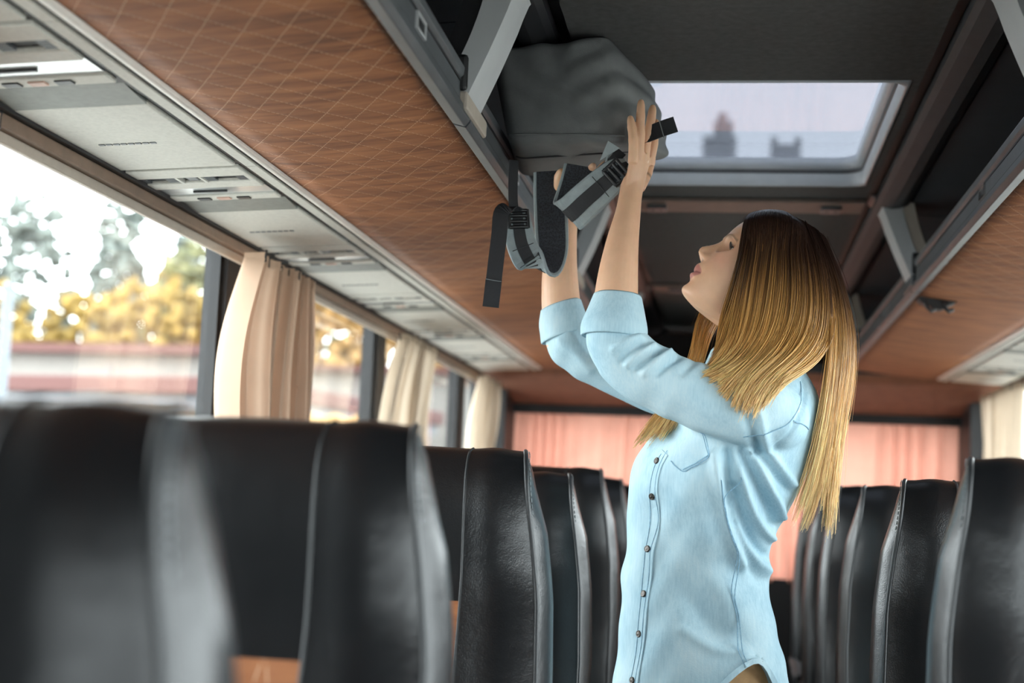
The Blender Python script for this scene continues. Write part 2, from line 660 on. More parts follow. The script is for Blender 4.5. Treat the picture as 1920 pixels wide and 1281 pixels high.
def make_rack(s):
    nm = 'left' if s < 0 else 'right'
    xa, za = (-0.86, 1.822) if s < 0 else (0.92, 1.822)       # lower outer edge of the fabric
    xb, zb = (-0.468, 1.857) if s < 0 else (0.528, 1.857)     # edge at the rail
    lab = ('luggage rack with quilted brown underside, %s' %
           ('large one left of the woman' if s < 0 else 'right of the woman above the right-hand seats'))
    r = empty('luggage_rack', (xb, 2.6, zb), lab, 'luggage rack')
    inv = Matrix.Translation((-xb, -2.6, -zb))

    def put(mb, name, mat, parent=None, **kw):
        mb.v = [(p[0] - (xb if parent is None else 0), p[1] - (2.6 if parent is None else 0), p[2] - (zb if parent is None else 0)) for p in mb.v]
        return mb.build(name, mat, parent or r, **kw)
    # fabric panels of the underside, one per bay
    for i, (y0, y1) in enumerate(zip(SEAMS[:-1], SEAMS[1:])):
        m = MB()
        n = 9
        top, bot = [], []
        for j in range(n):
            t = j / (n - 1)
            sag = 0.005 * math.sin(PI * t)
            edge = 0.004 if j in (0, n - 1) else 0
            bot.append((xa + (xb - xa) * t, za + (zb - za) * t - sag + edge))
        prof = bot + [(xb, zb + .02), (xa, za + .02)]
        m.prism(prof, y0 + .003, y1 - .003, smooth=True)
        # object coordinates of the sewn grid stay in world metres
        o = put(m, 'fabric_panel', 'quilt_brown' if y1 < 4.4 else 'wood_fabric_brown')
    # shelf floor and lip rail
    m = MB()
    m.hexa([(xa, YF, za + .021), (xb, YF, zb + .021), (xb, 6.6, zb + .021), (xa, 6.6, za + .021),
            (xa, YF, za + .03), (xb, YF, zb + .03), (xb, 6.6, zb + .03), (xa, 6.6, za + .03)])
    xw = XL if s < 0 else XR
    m.hexa([(xw, YF, za + .021), (xa, YF, za + .021), (xa, 6.6, za + .021), (xw, 6.6, za + .021),
            (xw, YF, za + .03), (xa, YF, za + .03), (xa, 6.6, za + .03), (xw, 6.6, za + .03)])
    put(m, 'shelf', 'rack_ceiling')
    for i, (y0, y1) in enumerate(zip((YF,) + ARMS[1:], ARMS[1:] + (6.6,))):
        m = MB()
        y0 += .004; y1 -= .004
        g = lambda d, z: (xb - s * d, zb + z)
        prof = [g(-.010, -.004), g(.012, -.010), g(.020, .000), g(.019, .014), g(.013, .018), g(.013, .055), g(.019, .061), g(.020, .074),
                g(.012, .082), g(-.004, .082), g(-.012, .074), g(-.012, .010)]
        m.prism(prof, y0, y1)
        o = put(m, 'lip_rail', 'rail_grey', bevel=.0015)
        # dark groove and bright top bead
        m = MB()
        m.box(*sorted((xb - s * .0125, xb - s * .0138)), y0, y1, zb + .0185, zb + .0215)
        m.box(*sorted((xb - s * .0125, xb - s * .0145)), y0, y1, zb + .050, zb + .0545)
        m.v = [(p[0] - xb, p[1] - 2.6, p[2] - zb) for p in m.v]
        m.build('rail_groove', 'black_trim', o)
        m = MB()
        m.tube([(xb - s * .012, y0, zb + .0825), (xb - s * .012, y1, zb + .0825)], .0022, 6)
        m.v = [(p[0] - xb, p[1] - 2.6, p[2] - zb) for p in m.v]
        m.build('rail_bead', 'chrome', o)
    # seat number plates on the rail
    plates = ((1.98, 2.95, 3.95) if s < 0 else (3.06, 4.20, 5.0))
    for yp in plates:
        m = MB()
        x0, x1 = sorted((xb - s * .013, xb - s * .017))
        for (a0, a1, b0, b1) in ((-.03, .03, .024, .028), (-.03, .03, .046, .050), (-.03, -.026, .028, .046), (.026, .03, .028, .046)):
            m.box(x0, x1, yp + a0, yp + a1, zb + b0, zb + b1)
        o = put(m, 'number_holder', 'chrome' if s > 0 else 'arm_grey')
        m = MB().box(*sorted((xb - s * .0128, xb - s * .0145)), yp - .026, yp + .026, zb + .028, zb + .046)
        m.v = [(p[0] - xb, p[1] - 2.6, p[2] - zb) for p in m.v]
        m.build('number_plate', 'rail_dark', o)
    # arms from the ceiling down to the rail
    for ya in ARMS:
        y0, y1 = ya - .06, ya + .065
        # (distance towards the aisle from the rail, height above the rail) of the inner and outer curve
        inn = spline([(.146, .268), (.108, .232), (.084, .170), (.058, .105), (.034, .050), (.022, .022)], 14)
        out = spline([(.060, .268), (.052, .232), (.040, .180), (.022, .125), (.004, .085), (-.006, .072)], 14)
        prof = [(xb - s * d, zb + z) for d, z in inn] + [(xb - s * d, zb + z) for d, z in out[::-1]]
        m = MB().prism(prof, y0, y1, smooth=False)
        o = put(m, 'support_arm', 'arm_grey', bevel=.008, seg=3)
        # beige cheek on the rail side of the arm
        prof2 = [(xb - s * d, zb + z) for d, z in out] + [(xb - s * (d - .035), zb + z) for d, z in out[::-1]]
        m = MB().prism(prof2, y0 + .004, y1 - .004)
        put(m, 'arm_cheek', 'arm_beige' if s > 0 else 'rail_dark', bevel=.004)
        m = MB().box(*sorted((xb - s * .024, xb + s * .035)), y0 - .01, y1 + .02, zb + .036, zb + .098)
        put(m, 'arm_socket', 'black_trim', bevel=.006)
        m = MB().box(*sorted((xb - s * .026, xb + s * .014)), y0 - .004, y1 + .07, zb + .004, zb + .036)
        put(m, 'socket_cap', 'arm_beige' if s < 0 else 'rail_grey', bevel=.005)
    # edge trims along the outer side of the fabric: white bead, dark joint, light strip
    m = MB().prism([(xa + s * .000, za + .010), (xa + s * .001, za - .003), (xa + s * .008, za - .0055), (xa + s * .018, za - .001), (xa + s * .019, za + .010)], YF, 6.6)
    put(m, 'edge_trim', 'white_trim', bevel=.003)
    m = MB().box(*sorted((xa + s * .019, xa + s * .024)), YF, 6.6, za + .001, za + .01)
    put(m, 'edge_joint', 'black_trim')
    return r


rackL = make_rack(-1)
rackR = make_rack(1)

# ------------------------------------------------------------------ service panels over the seats
PITCH = 0.82
PSU0 = 2.55


def make_psu(s):
    """one unit, seam at y = 0; u runs from the fabric edge to the window"""
    xa = (-0.86 if s < 0 else 0.92) + s * 0.024
    za = 1.819
    root = empty('overhead_service_panel', (xa, 0, za))

    def X(u):
        return s * u

    def Z(u):
        return -0.05 * u

    def slab(m, u0, u1, y0, y1, lift=0.0, th=.012, lift1=None):
        l1 = lift if lift1 is None else lift1
        m.hexa([(X(u0), y0, Z(u0) - lift), (X(u1), y0, Z(u1) - lift), (X(u1), y1, Z(u1) - l1), (X(u0), y1, Z(u0) - l1),
                (X(u0), y0, Z(u0) + th), (X(u1), y0, Z(u1) + th), (X(u1), y1, Z(u1) + th), (X(u0), y1, Z(u0) + th)])
        return m
    U0, U1 = 0.040, 0.292
    # light strip between two dark joints on the aisle side
    slab(MB(), 0.002, 0.022, .003, PITCH - .001).build('edge_strip', 'panel_grey', root)
    slab(MB(), 0.0, 0.036, 0, PITCH, -.006, .012).build('joint_backing', 'black_trim', root)
    slab(MB(), 0.030, 0.30, 0, PITCH, -.008, .014).build('backing', 'black_trim', root)
    # blank panel
    b = slab(MB(), U0, U1, .391, PITCH - .008).build('blank_panel', 'panel_grey', root, bevel=.003)
    d = MB()
    for i in range(8):
        u = .118 + i * .0135
        slab(d, u, u + .010, .616, .624, .0015, 0)
    d.build('embossed_mark', 'vent_grey', b)
    # bevelled darker band
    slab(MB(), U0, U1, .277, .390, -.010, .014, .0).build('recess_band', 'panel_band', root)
    # vent module: frame pieces round the slot
    f = MB()
    slab(f, U0, U1, .008, .070)
    slab(f, U0, U1, .116, .162)
    slab(f, U0, .052, .070, .116)
    slab(f, .272, U1, .070, .116)
    f.build('vent_frame', 'panel_grey', root, bevel=.002)
    slab(MB(), .052, .272, .070, .116, -.010, .013).build('vent_slot', 'vent_dark', root)
    for u in (.138, .186):
        slab(MB(), u, u + .005, .070, .116, 0, .010).build('vent_divider', 'panel_grey', root)
    for u0, u1 in ((.054, .072), (.116, .136), (.193, .215), (.252, .270)):
        for j in range(5):
            y = .073 + j * .0085
            slab(MB(), u0, u1, y, y + .004, -.002, .008).build('vent_slat', 'vent_grey', root)
    slab(MB(), .152, .176, .072, .114, -.004, .010).build('air_nozzle', 'vent_grey', root, bevel=.004)
    # glossy lamp strip and control strip
    st = slab(MB(), U0, U1, .164, .232, -.004, .012).build('lamp_strip', 'chrome_soft', root)
    slab(MB(), .130, .200, .196, .203, -.0035, 0).build('strip_slot', 'vent_dark', st)
    ct = slab(MB(), U0, U1, .234, .275).build('control_strip', 'panel_grey', root, bevel=.002)
    for u, mt in ((.100, 'vent_dark'), (.142, 'button_orange'), (.184, 'vent_dark')):
        slab(MB(), u, u + .026, .246, .264, .0025, 0).build('call_button', mt, ct)
    return root


M['chrome_soft'] = plain('chrome_soft', (0.60, 0.62, 0.62), 0.2, metal=0.35, vary=0.03).m
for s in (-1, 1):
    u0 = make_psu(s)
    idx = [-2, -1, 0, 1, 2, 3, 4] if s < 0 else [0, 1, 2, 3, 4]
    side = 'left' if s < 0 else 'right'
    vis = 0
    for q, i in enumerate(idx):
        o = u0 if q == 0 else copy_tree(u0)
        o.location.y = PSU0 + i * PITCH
        if s < 0:
            txt = {-2: 'grey overhead service panel at the top left corner, partly cut off by the frame',
                   -1: 'grey service panel with glossy blue strip near the top left corner',
                   0: 'sharpest grey service panel above the large left window, with three-part air vent',
                   1: 'grey service panel above the gathered left curtain',
                   2: 'grey service panel just past the gathered left curtain',
                   3: 'second grey service panel past the gathered left curtain',
                   4: 'last grey service panel before the rear wall on the left'}[i]
        else:
            txt = 'grey service panel above the right-hand windows, %s counted from the rear wall' % ORD[4 - i]
        tag(o, txt, 'service panel', 'overhead service panels')

# ------------------------------------------------------------------ curtain rails and curtains
for s in (-1, 1):
    xi = -1.17 if s < 0 else 1.23
    m = MB().box(*sorted((xi - s * .012, xi + s * .012)), YF, 6.95, 1.776, 1.800)
    t = struct(m.build('trim_%d' % k, 'rail_brown', bevel=.003)); k += 1
    m = MB().box(*sorted((xi - s * .022, xi - s * .0)), YF, 6.95, 1.8005, 1.812)
    m.build('rail_joint', 'black_trim', t)
    m = MB().box(*sorted((xi + s * .002, xi + s * .014)), YF, 6.95, 1.756, 1.776)
    m.build('curtain_track', 'arm_beige', t, bevel=.003)


def curtain(name, rows, x, inward, npl, amp, mat, label, seed, group=None, axis='y', zfold=True, hooks=True, nv=40):
    """pleated cloth; rows = [(z, a0, a1)] from top to bottom: extent along the wall at that height"""
    rn = np.random.default_rng(seed)
    rows = np.array(rows, float)
    zs = np.linspace(rows[0, 0], rows[-1, 0], nv)
    a0 = np.interp(-zs, -rows[:, 0], rows[:, 1])
    a1 = np.interp(-zs, -rows[:, 0], rows[:, 2])
    for _ in range(nv):
        a0[1:-1] = (a0[:-2] + 2 * a0[1:-1] + a0[2:]) / 4
        a1[1:-1] = (a1[:-2] + 2 * a1[1:-1] + a1[2:]) / 4
    nu = npl * 18 + 1
    u = np.linspace(0, 1, nu)
    ph = rn.uniform(0, 6.28, 6)
    P = np.zeros((2, nv, nu, 3))
    warp = u + 0.035 * np.sin(2 * PI * u * 2.3 + ph[0]) + 0.02 * np.sin(2 * PI * u * 5.1 + ph[1])
    am = amp * (0.65 + 0.5 * np.abs(np.sin(2 * PI * u * 1.7 + ph[2])))
    for i in range(nv):
        t = i / (nv - 1)
        sway = 0.10 * math.sin(2.2 * t + ph[3]) * t + 0.05 * math.sin(7 * t + ph[4]) * t
        wv = np.sin(2 * PI * npl * (warp + 0.06 * sway)) + 0.35 * np.sin(2 * PI * npl * 2.0 * warp + ph[5] + 3 * t)
        off = am * wv * (0.55 + 0.45 * t) + 0.004 * np.sin(11 * u + 9 * t + ph[1])
        al = a0[i] + (a1[i] - a0[i]) * (u + (0.10 / npl) * np.cos(2 * PI * npl * warp) * (0.35 if npl > 15 else 1.0))
        for sd in (0, 1):
            nrm = inward * (off + (0.0015 if sd else 0))
            P[sd, i, :, 0 if axis == 'y' else 1] = x + nrm
            P[sd, i, :, 1 if axis == 'y' else 0] = al
            P[sd, i, :, 2] = zs[i]
    base = (x, (rows[0, 1] + rows[0, 2]) / 2, rows[-1, 0]) if axis == 'y' else ((rows[0, 1] + rows[0, 2]) / 2, x, rows[-1, 0])
    root = empty(name, base, label, 'curtain', group)
    m = MB()
    m.grid(P[0] - np.array(base))
    m.build('cloth', mat, root)
    # hem band along the top and small hooks
    h = MB()
    pts = P[0][0][::2] - np.array(base)
    h.ribbon(pts, .022, (0, 0, 1), .003)
    h.build('heading_tape', mat, root)
    if hooks:
        for j in range(0, nu, 18):
            p = P[0, 0, j] - np.array(base)
            MB().tube([p + (0, 0, -.012), p + (0, 0, .006), p + (0, .004, .016)], .003, 6).build('hook', 'rail_dark', root)
    return root


xcl = -1.105
curtain('window_curtain', [(1.755, 3.20, 3.66), (1.65, 3.13, 3.67), (1.53, 3.06, 3.665), (1.33, 3.09, 3.61), (1.0, 3.12, 3.58), (0.8, 3.12, 3.58)], xcl, 1, 10, .042,
        'curtain_beige', 'sharp beige pleated curtain gathered between the two large left windows', 3, 'side window curtains', nv=60)
curtain('window_curtain', [(1.755, 4.82, 5.34), (1.57, 4.58, 5.25), (1.35, 4.52, 5.19), (0.8, 4.50, 5.15)], xcl, 1, 7, .032,
        'curtain_pale', 'pale blurred curtain on the left, just past the sharp beige curtain', 5, 'side window curtains')
curtain('window_curtain', [(1.755, 6.40, 6.80), (1.58, 6.19, 6.80), (1.38, 6.18, 6.58), (0.8, 6.2, 6.65)], xcl, 1, 5, .035,
        'curtain_pale', 'cream curtain bunched in the left rear corner beside the black pillar', 9, 'side window curtains')
curtain('window_curtain', [(1.755, 1.62, 1.985), (1.5, 1.62, 1.97), (1.2, 1.60, 1.93), (0.8, 1.60, 1.90)], xcl, 1, 6, .026,
        'curtain_beige', 'sliver of beige curtain at the left edge of the frame', 11, 'side window curtains')
curtain('window_curtain', [(1.755, 6.0, 6.86), (1.5, 6.05, 6.80), (1.2, 6.06, 6.72), (0.8, 6.05, 6.7)], 1.155, -1, 7, .032,
        'curtain_pale', 'cream curtain hanging at the right rear window', 15, 'side window curtains')
curtain('rear_curtain', [(1.665, -1.085, 1.13), (1.3, -1.09, 1.135), (0.86, -1.09, 1.135)], 7.325, -1, 22, .024,
        'curtain_pink', 'salmon pink pleated curtain drawn across the rear window', 21, None, axis='x', hooks=False)

# coat hook on the right rack
h = empty('coat_hook', (0.60, 4.33, 1.855), 'black folding coat hook under the right luggage rack', 'hook')
m = MB().prism([(-.058, 0), (-.050, -.016), (-.028, -.024), (-.012, -.036), (.012, -.038), (.028, -.026), (.050, -.018), (.058, 0)], -.028, .028)
m.build('hook_base', 'black_trim', h, bevel=.005)
for sx in (-.036, 0.014):
    m = MB().tube([(sx, -.024, -.014), (sx + .004, -.036, -.034), (sx + .016, -.030, -.044), (sx + .028, -.016, -.036)], .006, 8)
    m.build('hook_prong', 'rail_dark', h)

# ------------------------------------------------------------------ seats
def make_seat(s):
    """seat facing the camera; origin on the floor below the top of the backrest; s = -1: aisle on +x, 1: aisle on -x"""
    root = empty('coach_seat')
    T0 = 1.285
    path = spline([(-.180, .50), (-.158, .66), (-.122, .82), (-.070, .97), (-.036, 1.07), (-.026, 1.14), (-.020, 1.20), (-.008, 1.248), (.014, 1.277), (.050, T0)], 40)
    tan = np.gradient(path, axis=0)
    tan /= np.linalg.norm(tan, axis=1)[:, None]
    nrm = np.stack([-tan[:, 1], tan[:, 0]], 1)          # towards the sitter / up over the top
    nrm[nrm[:, 0] > 0] *= 1
    zz = path[:, 1]
    arc = np.concatenate([[0], np.cumsum(np.linalg.norm(np.diff(path, axis=0), axis=1))])
    W = np.interp(zz, [.5, .7, .9, 1.05, 1.15, 1.22, 1.26, 1.28, 1.285], [.236, .240, .238, .228, .214, .203, .198, .194, .188])
    S = np.interp(zz, [.5, .9, 1.1, 1.285], [.118, .108, .103, .098])      # seam between centre and bolster

    def P(i, x, off):
        return (x, path[i, 0] + nrm[i, 0] * off, zz[i] + nrm[i, 1] * off)
    nt = len(path)
    # bolsters
    for sd in (-1, 1):
        n = 13
        G = np.zeros((nt, n, 3))
        for i in range(nt):
            for j in range(n):
                q = j / (n - 1)
                x = S[i] + (W[i] - S[i]) * q
                off = 0.0105 + .003 * math.sin(PI * min(1, q * 1.2)) ** 2 - .0150 * max(0, (q - .45) / .55) ** 2.4 * min(1, .12 + (T0 - zz[i]) / .16)
                G[i, j] = P(i, sd * x, off)
        MB().grid(G if sd > 0 else G[:, ::-1]).build('bolster', 'leather_black', root)
        # piping on the outer front edge with a stitched side seam
        edge = np.array([G[i, -1] for i in range(nt)])
        MB().tube(edge, .0042, 7).build('piping', 'piping_black', root)
        m = MB()
        st = spline(edge, 150)
        for a_ in range(0, 148, 3):
            p0, p1 = st[a_], st[a_ + 2]
            dx = np.array([sd * .0045, .011, 0])
            m.tube([p0 + dx, p1 + dx], .0011, 4)
        o = m.build('side_stitching', 'thread_grey', root)
        o['kind'] = 'stuff'
        inner = np.array([G[i, 0] for i in range(nt)]) + np.array([0, .0015, 0])
        MB().tube(inner, .0026, 6).build('seam_welt', 'piping_black', root)
    # centre: black head panel above, brown quilted insert below
    zsp = 1.045
    isp = int(np.argmin(abs(zz - zsp)))
    n = 11

    def centre(i0, i1, puff):
        G = np.zeros((i1 - i0 + 1, n, 3))
        for i in range(i0, i1 + 1):
            for j in range(n):
                q = j / (n - 1) * 2 - 1
                e_ = min(1.0, (i - i0) / 3.0, (i1 - i) / 3.0) if i1 < nt - 1 else min(1.0, (i - i0) / 3.0)
                G[i - i0, j] = P(i, S[i] * q * 0.985, .0105 + .002 * (1 - q * q) ** 2)
        return G
    MB().grid(centre(isp, nt - 1, .015)).build('head_panel', 'leather_black', root)
    MB().grid(centre(0, isp, .013)).build('back_insert', 'quilt_brown', root)
    # shell: sides and back
    th = np.interp(zz, [.5, .8, 1.1, 1.22, 1.26, 1.285], [.135, .125, .115, .100, .075, .035])
    rings = []
    for i in range(nt):
        y, z, w = path[i, 0], zz[i], W[i]
        t = th[i]
        b = 0.021 * min(1, (T0 - z) / .13 + .05)
        half = [(w, y + .002), (w + b * .75, y + t * .22), (w + b, y + t * .48), (w + b * .6, y + t * .8), (w - .014, y + t), (w * .5, y + t * 1.06)]
        ring = [(x, yy, z) for x, yy in half] + [(-x, yy, z) for x, yy in half[::-1]]
        rings.append(ring)
    R_ = np.array(rings)
    m = MB()
    m.grid(R_, False, False)
    # close the crown
    top = R_[-1]
    m.add(top, [tuple(range(len(top)))], 0, True)
    m.build('seat_shell', 'leather_black', root)
    # cushion
    m = MB()
    rr = []
    for y, z0, z1, w in ((-.60, .43, .50, .215), (-.585, .40, .535, .222), (-.5, .40, .555, .225), (-.35, .41, .545, .225), (-.2, .43, .535, .222), (-.13, .44, .53, .215)):
        rr.append([(-w, y, z0), (w, y, z0), (w + .004, y, (z0 + z1) / 2), (w - .02, y, z1), (w * .5, y, z1 - .006), (-w * .5, y, z1 - .006), (-w + .02, y, z1), (-w - .004, y, (z0 + z1) / 2)])
    m.loft(rr)
    m.build('seat_cushion', 'leather_black', root)
    m = MB().box(-.2, .2, -.56, -.14, .36, .41)
    m.build('seat_base', 'rail_dark', root, bevel=.01)
    for y in (-.5, -.2):
        m = MB().box(-.022, .022, y - .03, y + .03, 0, .36)
        m.build('leg', 'steel', root, bevel=.006)
    # armrest folded on the aisle side
    ax = -s * .245
    m = MB()
    rr = []
    for y, z, r in ((-.05, .64, .018), (-.1, .635, .022), (-.25, .625, .022), (-.42, .615, .020), (-.45, .613, .012)):
        a_ = np.arange(10) * 2 * PI / 10
        rr.append(np.stack([ax + r * np.cos(a_), np.full(10, y), z + r * .9 * np.sin(a_)], 1))
    m.loft(rr)
    m.build('armrest', 'wall_dark', root)
    return root


seatL, seatR = make_seat(-1), make_seat(1)
rowsL = [0.838, 1.525, 2.405, 3.107, 3.892, 4.66, 5.43, 6.20]
rowsR = [2.067, 2.816, 3.609, 4.37, 5.13, 5.90]
dzL = [-.025, .0, .005, -.018, .012, 0, -.01, 0]
dzR = [.006, -.010, -.010, 0, -.006, 0]
for s, proto, rows, dz in ((-1, seatL, rowsL, dzL), (1, seatR, rowsR, dzR)):
    first = True
    for r, (y, d) in enumerate(zip(rows, dz)):
        for col in (0, 1):
            o = proto if first else copy_tree(proto)
            first = False
            x = s * (0.525 if col == 0 else 1.003)
            o.location = (x, y - .03, 0)
            o.scale = (1 if col == 0 else .87, 1, (1.285 + d) / 1.285)
            side = 'left of the aisle' if s < 0 else 'right of the aisle'
            pos = 'aisle' if col == 0 else 'window'
            row = 'nearest the camera' if r == 0 else '%s row from the camera' % ORD[r]
            tag(o, 'black leather %s seat %s, %s' % (pos, side, row), 'seat', 'black leather coach seats')

# ------------------------------------------------------------------ outside
GZ = -1.25
tag(MB().box(-150, 120, -40, 220, GZ - .2, GZ).build('ground', 'pale_ground'), kind='structure')


def crown(root, c, r, n, mat, seed, size=(.22, .5)):
    rn = np.random.default_rng(seed)
    m = MB()
    for i in range(n):
        d = rn.normal(size=3)
        d /= np.linalg.norm(d)
        q = rn.uniform(.35, 1.0) ** .5
        p = np.array(c) + d * np.array(r) * q
        m.ball(p, rn.uniform(*size, 3) * np.array([1, 1, .8]), 6, 3)
    return m.build('crown', mat, root)


def tree(loc, h, r, mat, seed, label, n=130, trunk=.16, zc=None, size=(.13, .36), group='trees outside'):
    root = empty('tree', (loc[0], loc[1], GZ), label, 'tree', group)
    zc = zc or h * .62
    crown(root, (0, 0, zc), (r, r, h - zc), n, mat, seed, size)
    m = MB()
    m.tube([(0, 0, 0), (.05, 0, h * .3), (-.05, .05, h * .6), (0, 0, h * .85)], [trunk, trunk * .8, trunk * .55, trunk * .2], 8)
    for q in range(4):
        a_ = q * 1.7 + seed
        m.tube([(0, 0, h * .35 + q * .4), (math.cos(a_) * r * .3, math.sin(a_) * r * .3, h * .5 + q * .4), (math.cos(a_) * r * .6, math.sin(a_) * r * .6, h * .66 + q * .3)], [trunk * .4, trunk * .25, trunk * .1], 6)
    m.build('trunk', 'trunk', root)
    return root


# near flat building with brown fascia, seen through the large left window
def place(o, loc, rz):
    o.location = loc
    o.rotation_euler = (0, 0, rz)


b = empty('low_building', (0, 0, 0), 'low cream building with brown roof edge outside the large left window', 'building')
m = MB().box(-9, 1.7, 0, 6, 0, 3.55); m.build('wall', 'cream_wall', b)
m = MB().box(-9.3, 2.0, -.5, 6.3, 3.68, 3.92); m.build('roof_edge', 'brown_fascia', b, bevel=.03)
m = MB().box(-9.2, 1.9, -.3, 6.2, 3.50, 3.69); m.build('soffit', 'grey_wall', b)
for i in range(3):
    x = -5.6 + i * 2.3
    w_ = MB()
    w_.box(x - .95, x + .95, -.06, .02, 1.55, 2.70)
    f = w_.build('window', 'ochre_trim', b)
    for q in (-1, 1):
        MB().box(x + q * .46 - .40, x + q * .46 + .40, -.09, -.05, 1.62, 2.52).build('pane', 'dark_glass', f)
place(b, (-8.2, 19.2, GZ), math.radians(-12))

b = empty('hall', (0, 0, 0), 'long pale hall with dark roof line behind the low cream building', 'building')
m = MB().box(-16, 2.5, 0, 8, 0, 5.34); m.build('wall', 'white_wall', b)
m = MB().box(-16.3, 2.8, -.4, 8.3, 5.34, 5.55); m.build('roof_edge', 'brown_fascia', b)
for i in range(6):
    MB().box(-15 + i * 3, -14.9 + i * 3, -.05, .02, 0, 5.1).build('wall_joint', 'grey_wall', b)
place(b, (-14, 31, GZ), math.radians(-6))

b = empty('roadside_shed', (0, 0, 0), 'white shed with rusty red roof outside the second left window', 'building')
m = MB().box(-1.7, 1.7, 0, 4, 0, 4.75); m.build('wall', 'white_wall', b)
m = MB().prism([(-.3, 4.75), (4.3, 4.75), (4.3, 4.85), (2.0, 5.0), (-.3, 4.85)], -1.9, 1.9, ax=0); m.build('roof', 'brown_fascia', b)
for i in range(2):
    MB().box(-1.2 + i * 1.5, -.3 + i * 1.5, -.05, .02, 1.4, 2.8).build('window', 'dark_glass', b)
place(b, (-6.9, 27, GZ), math.radians(-4))

p = empty('lamp_post', (-8.12, 15.2, GZ), 'pale grey lamp post at the left edge of the window view', 'lamp post')
MB().tube([(0, 0, 0), (0, 0, 2.2), (0, 0, 4.6)], [.085, .075, .06], 10).build('pole', 'lamp_post_paint', p)
MB().ball((0, 0, 4.62), (.07, .07, .05)).build('pole_cap', 'lamp_post_paint', p)

tr = [(-24.6, 44, 9.0, 2.3, 'leaves_yellow', 'yellow autumn tree nearest the left edge of the big window'),
      (-21.6, 46, 8.8, 2.5, 'leaves_yellow', 'yellow autumn tree second from the left behind the pale hall'),
      (-18.8, 45, 9.4, 2.5, 'leaves_yellow', 'round yellow tree in the middle of the big window'),
      (-16.2, 46, 8.7, 2.4, 'leaves_orange', 'golden orange tree seen just left of the gathered curtain'),
      (-27.6, 53, 14.0, 2.2, 'leaves_dark', 'tall dark grey-green poplar at the left edge of the view'),
      (-24.2, 54, 14.4, 1.2, 'leaves_dark', 'slender dark poplar to the right of the tall poplar'),
      (-22.6, 57, 13.4, 1.1, 'leaves_dark', 'short slim dark tree above the yellow trees in the window middle'),
      (-20.4, 54, 12.6, 2.6, 'leaves_green', 'tall greenish yellow tree right of the slim dark tree'),
      (-17.0, 55, 12.8, 2.4, 'leaves_green', 'greenish tree partly hidden by the gathered curtain'),
      (-13.0, 45, 9.6, 2.2, 'leaves_orange', 'orange tree outside the second left window'),
      (-10.6, 47, 9.2, 2.2, 'leaves_orange', 'orange tree further back outside the second left window'),
      (-4.9, 16.2, 3.3, .9, 'leaves_orange', 'low orange bush below the white shed'),
      (-4.75, 18.6, 3.3, .9, 'leaves_orange', 'low orange shrub in front of the white shed')]
for i, (x, y, h, r, mt, lb) in enumerate(tr):
    tree((x, y), h, r, mt, 40 + i, lb, n=430 if h > 5 else 300)

# roofs seen through the hatch
b = empty('roof_tower', (0, 0, 0), 'hazy grey stepped tower seen through the roof hatch', 'building')
MB().box(-.53, .53, -.5, .5, 0, 14.25).build('tower_base', 'haze_grey', b)
MB().box(-.20, .42, -.4, .4, 14.25, 14.75).build('tower_upper', 'haze_grey', b)
MB().box(-.08, .22, -.3, .3, 14.75, 15.05).build('tower_cap', 'haze_grey', b)
place(b, (-.47, 46, GZ), 0)
b = empty('roof_block', (0, 0, 0), 'low hazy grey block seen through the roof hatch, right of the tower', 'building')
MB().box(-.47, .47, -.5, .5, 0, 13.98).build('block_wall', 'haze_grey', b)
for q in (-1, 1):
    MB().box(q * .37 - .1, q * .37 + .1, -.5, -.3, 13.98, 14.22).build('corner_post', 'haze_grey', b)
place(b, (1.62, 46, GZ), 0)

# ------------------------------------------------------------------ the woman
def attr_mat(name, rough, fn):
    a = NT(name)
    fn(a)
    a.set(Roughness=rough)
    M[name] = a.m
    return a


a = NT('skin')
at_ = a.n('ShaderNodeAttribute', attribute_name='tint')
f = a.noise(a.coords(), 45, 4)
mott = a.ramp(f, [(0.3, (0.93, 0.91, 0.90)), (0.7, (1.0, 1.0, 1.0))])
mm = a.n('ShaderNodeMix', data_type='RGBA', blend_type='MULTIPLY')
mm.inputs[0].default_value = 1.0
a.l(at_.outputs['Color'], mm.inputs[6])
a.l(mott, mm.inputs[7])
a.base(mm.outputs[2])
a.set(Roughness=0.42)
a.b.inputs['Subsurface Weight'].default_value = 0.18
a.b.inputs['Subsurface Radius'].default_value = (1.0, 0.35, 0.18)
a.b.inputs['Subsurface Scale'].default_value = 0.006
a.bump(a.noise(a.coords(), 700, 2), 0.08, 0.0006)
M['skin'] = a.m

a = NT('denim_light')
v = a.coords()
f = a.math('ADD', a.math('MULTIPLY', a.noise(v, 7, 5), 0.7), a.math('MULTIPLY', a.noise(a.coords((60, 60, 6)), 5, 4), 0.3))
g = a.noise(v, 420, 2)
col = a.ramp(f, [(0.34, (0.31, 0.485, 0.585)), (0.52, (0.45, 0.625, 0.70)), (0.68, (0.565, 0.70, 0.745))])
a.base(col)
a.set(Roughness=0.88)
a.b.inputs['Specular IOR Level'].default_value = 0.15
a.bump(a.math('ADD', g, a.math('MULTIPLY', a.noise(v, 55, 4), 1.6)), 0.28, 0.0012)
M['denim_light'] = a.m
plain('denim_seam', (0.22, 0.38, 0.50), 0.9, vary=0.25, scale=220)
plain('khaki', (0.36, 0.215, 0.10), 0.85, vary=0.12, scale=60, bump=0.3)
plain('snap_metal', (0.06, 0.052, 0.046), 0.35, metal=0.6)
plain('eye_white', (0.75, 0.73, 0.70), 0.15, vary=0.02)
plain('iris_brown', (0.09, 0.06, 0.045), 0.1)
plain('lash', (0.012, 0.008, 0.007), 0.6)
plain('shoe_white', (0.6, 0.6, 0.58), 0.5)

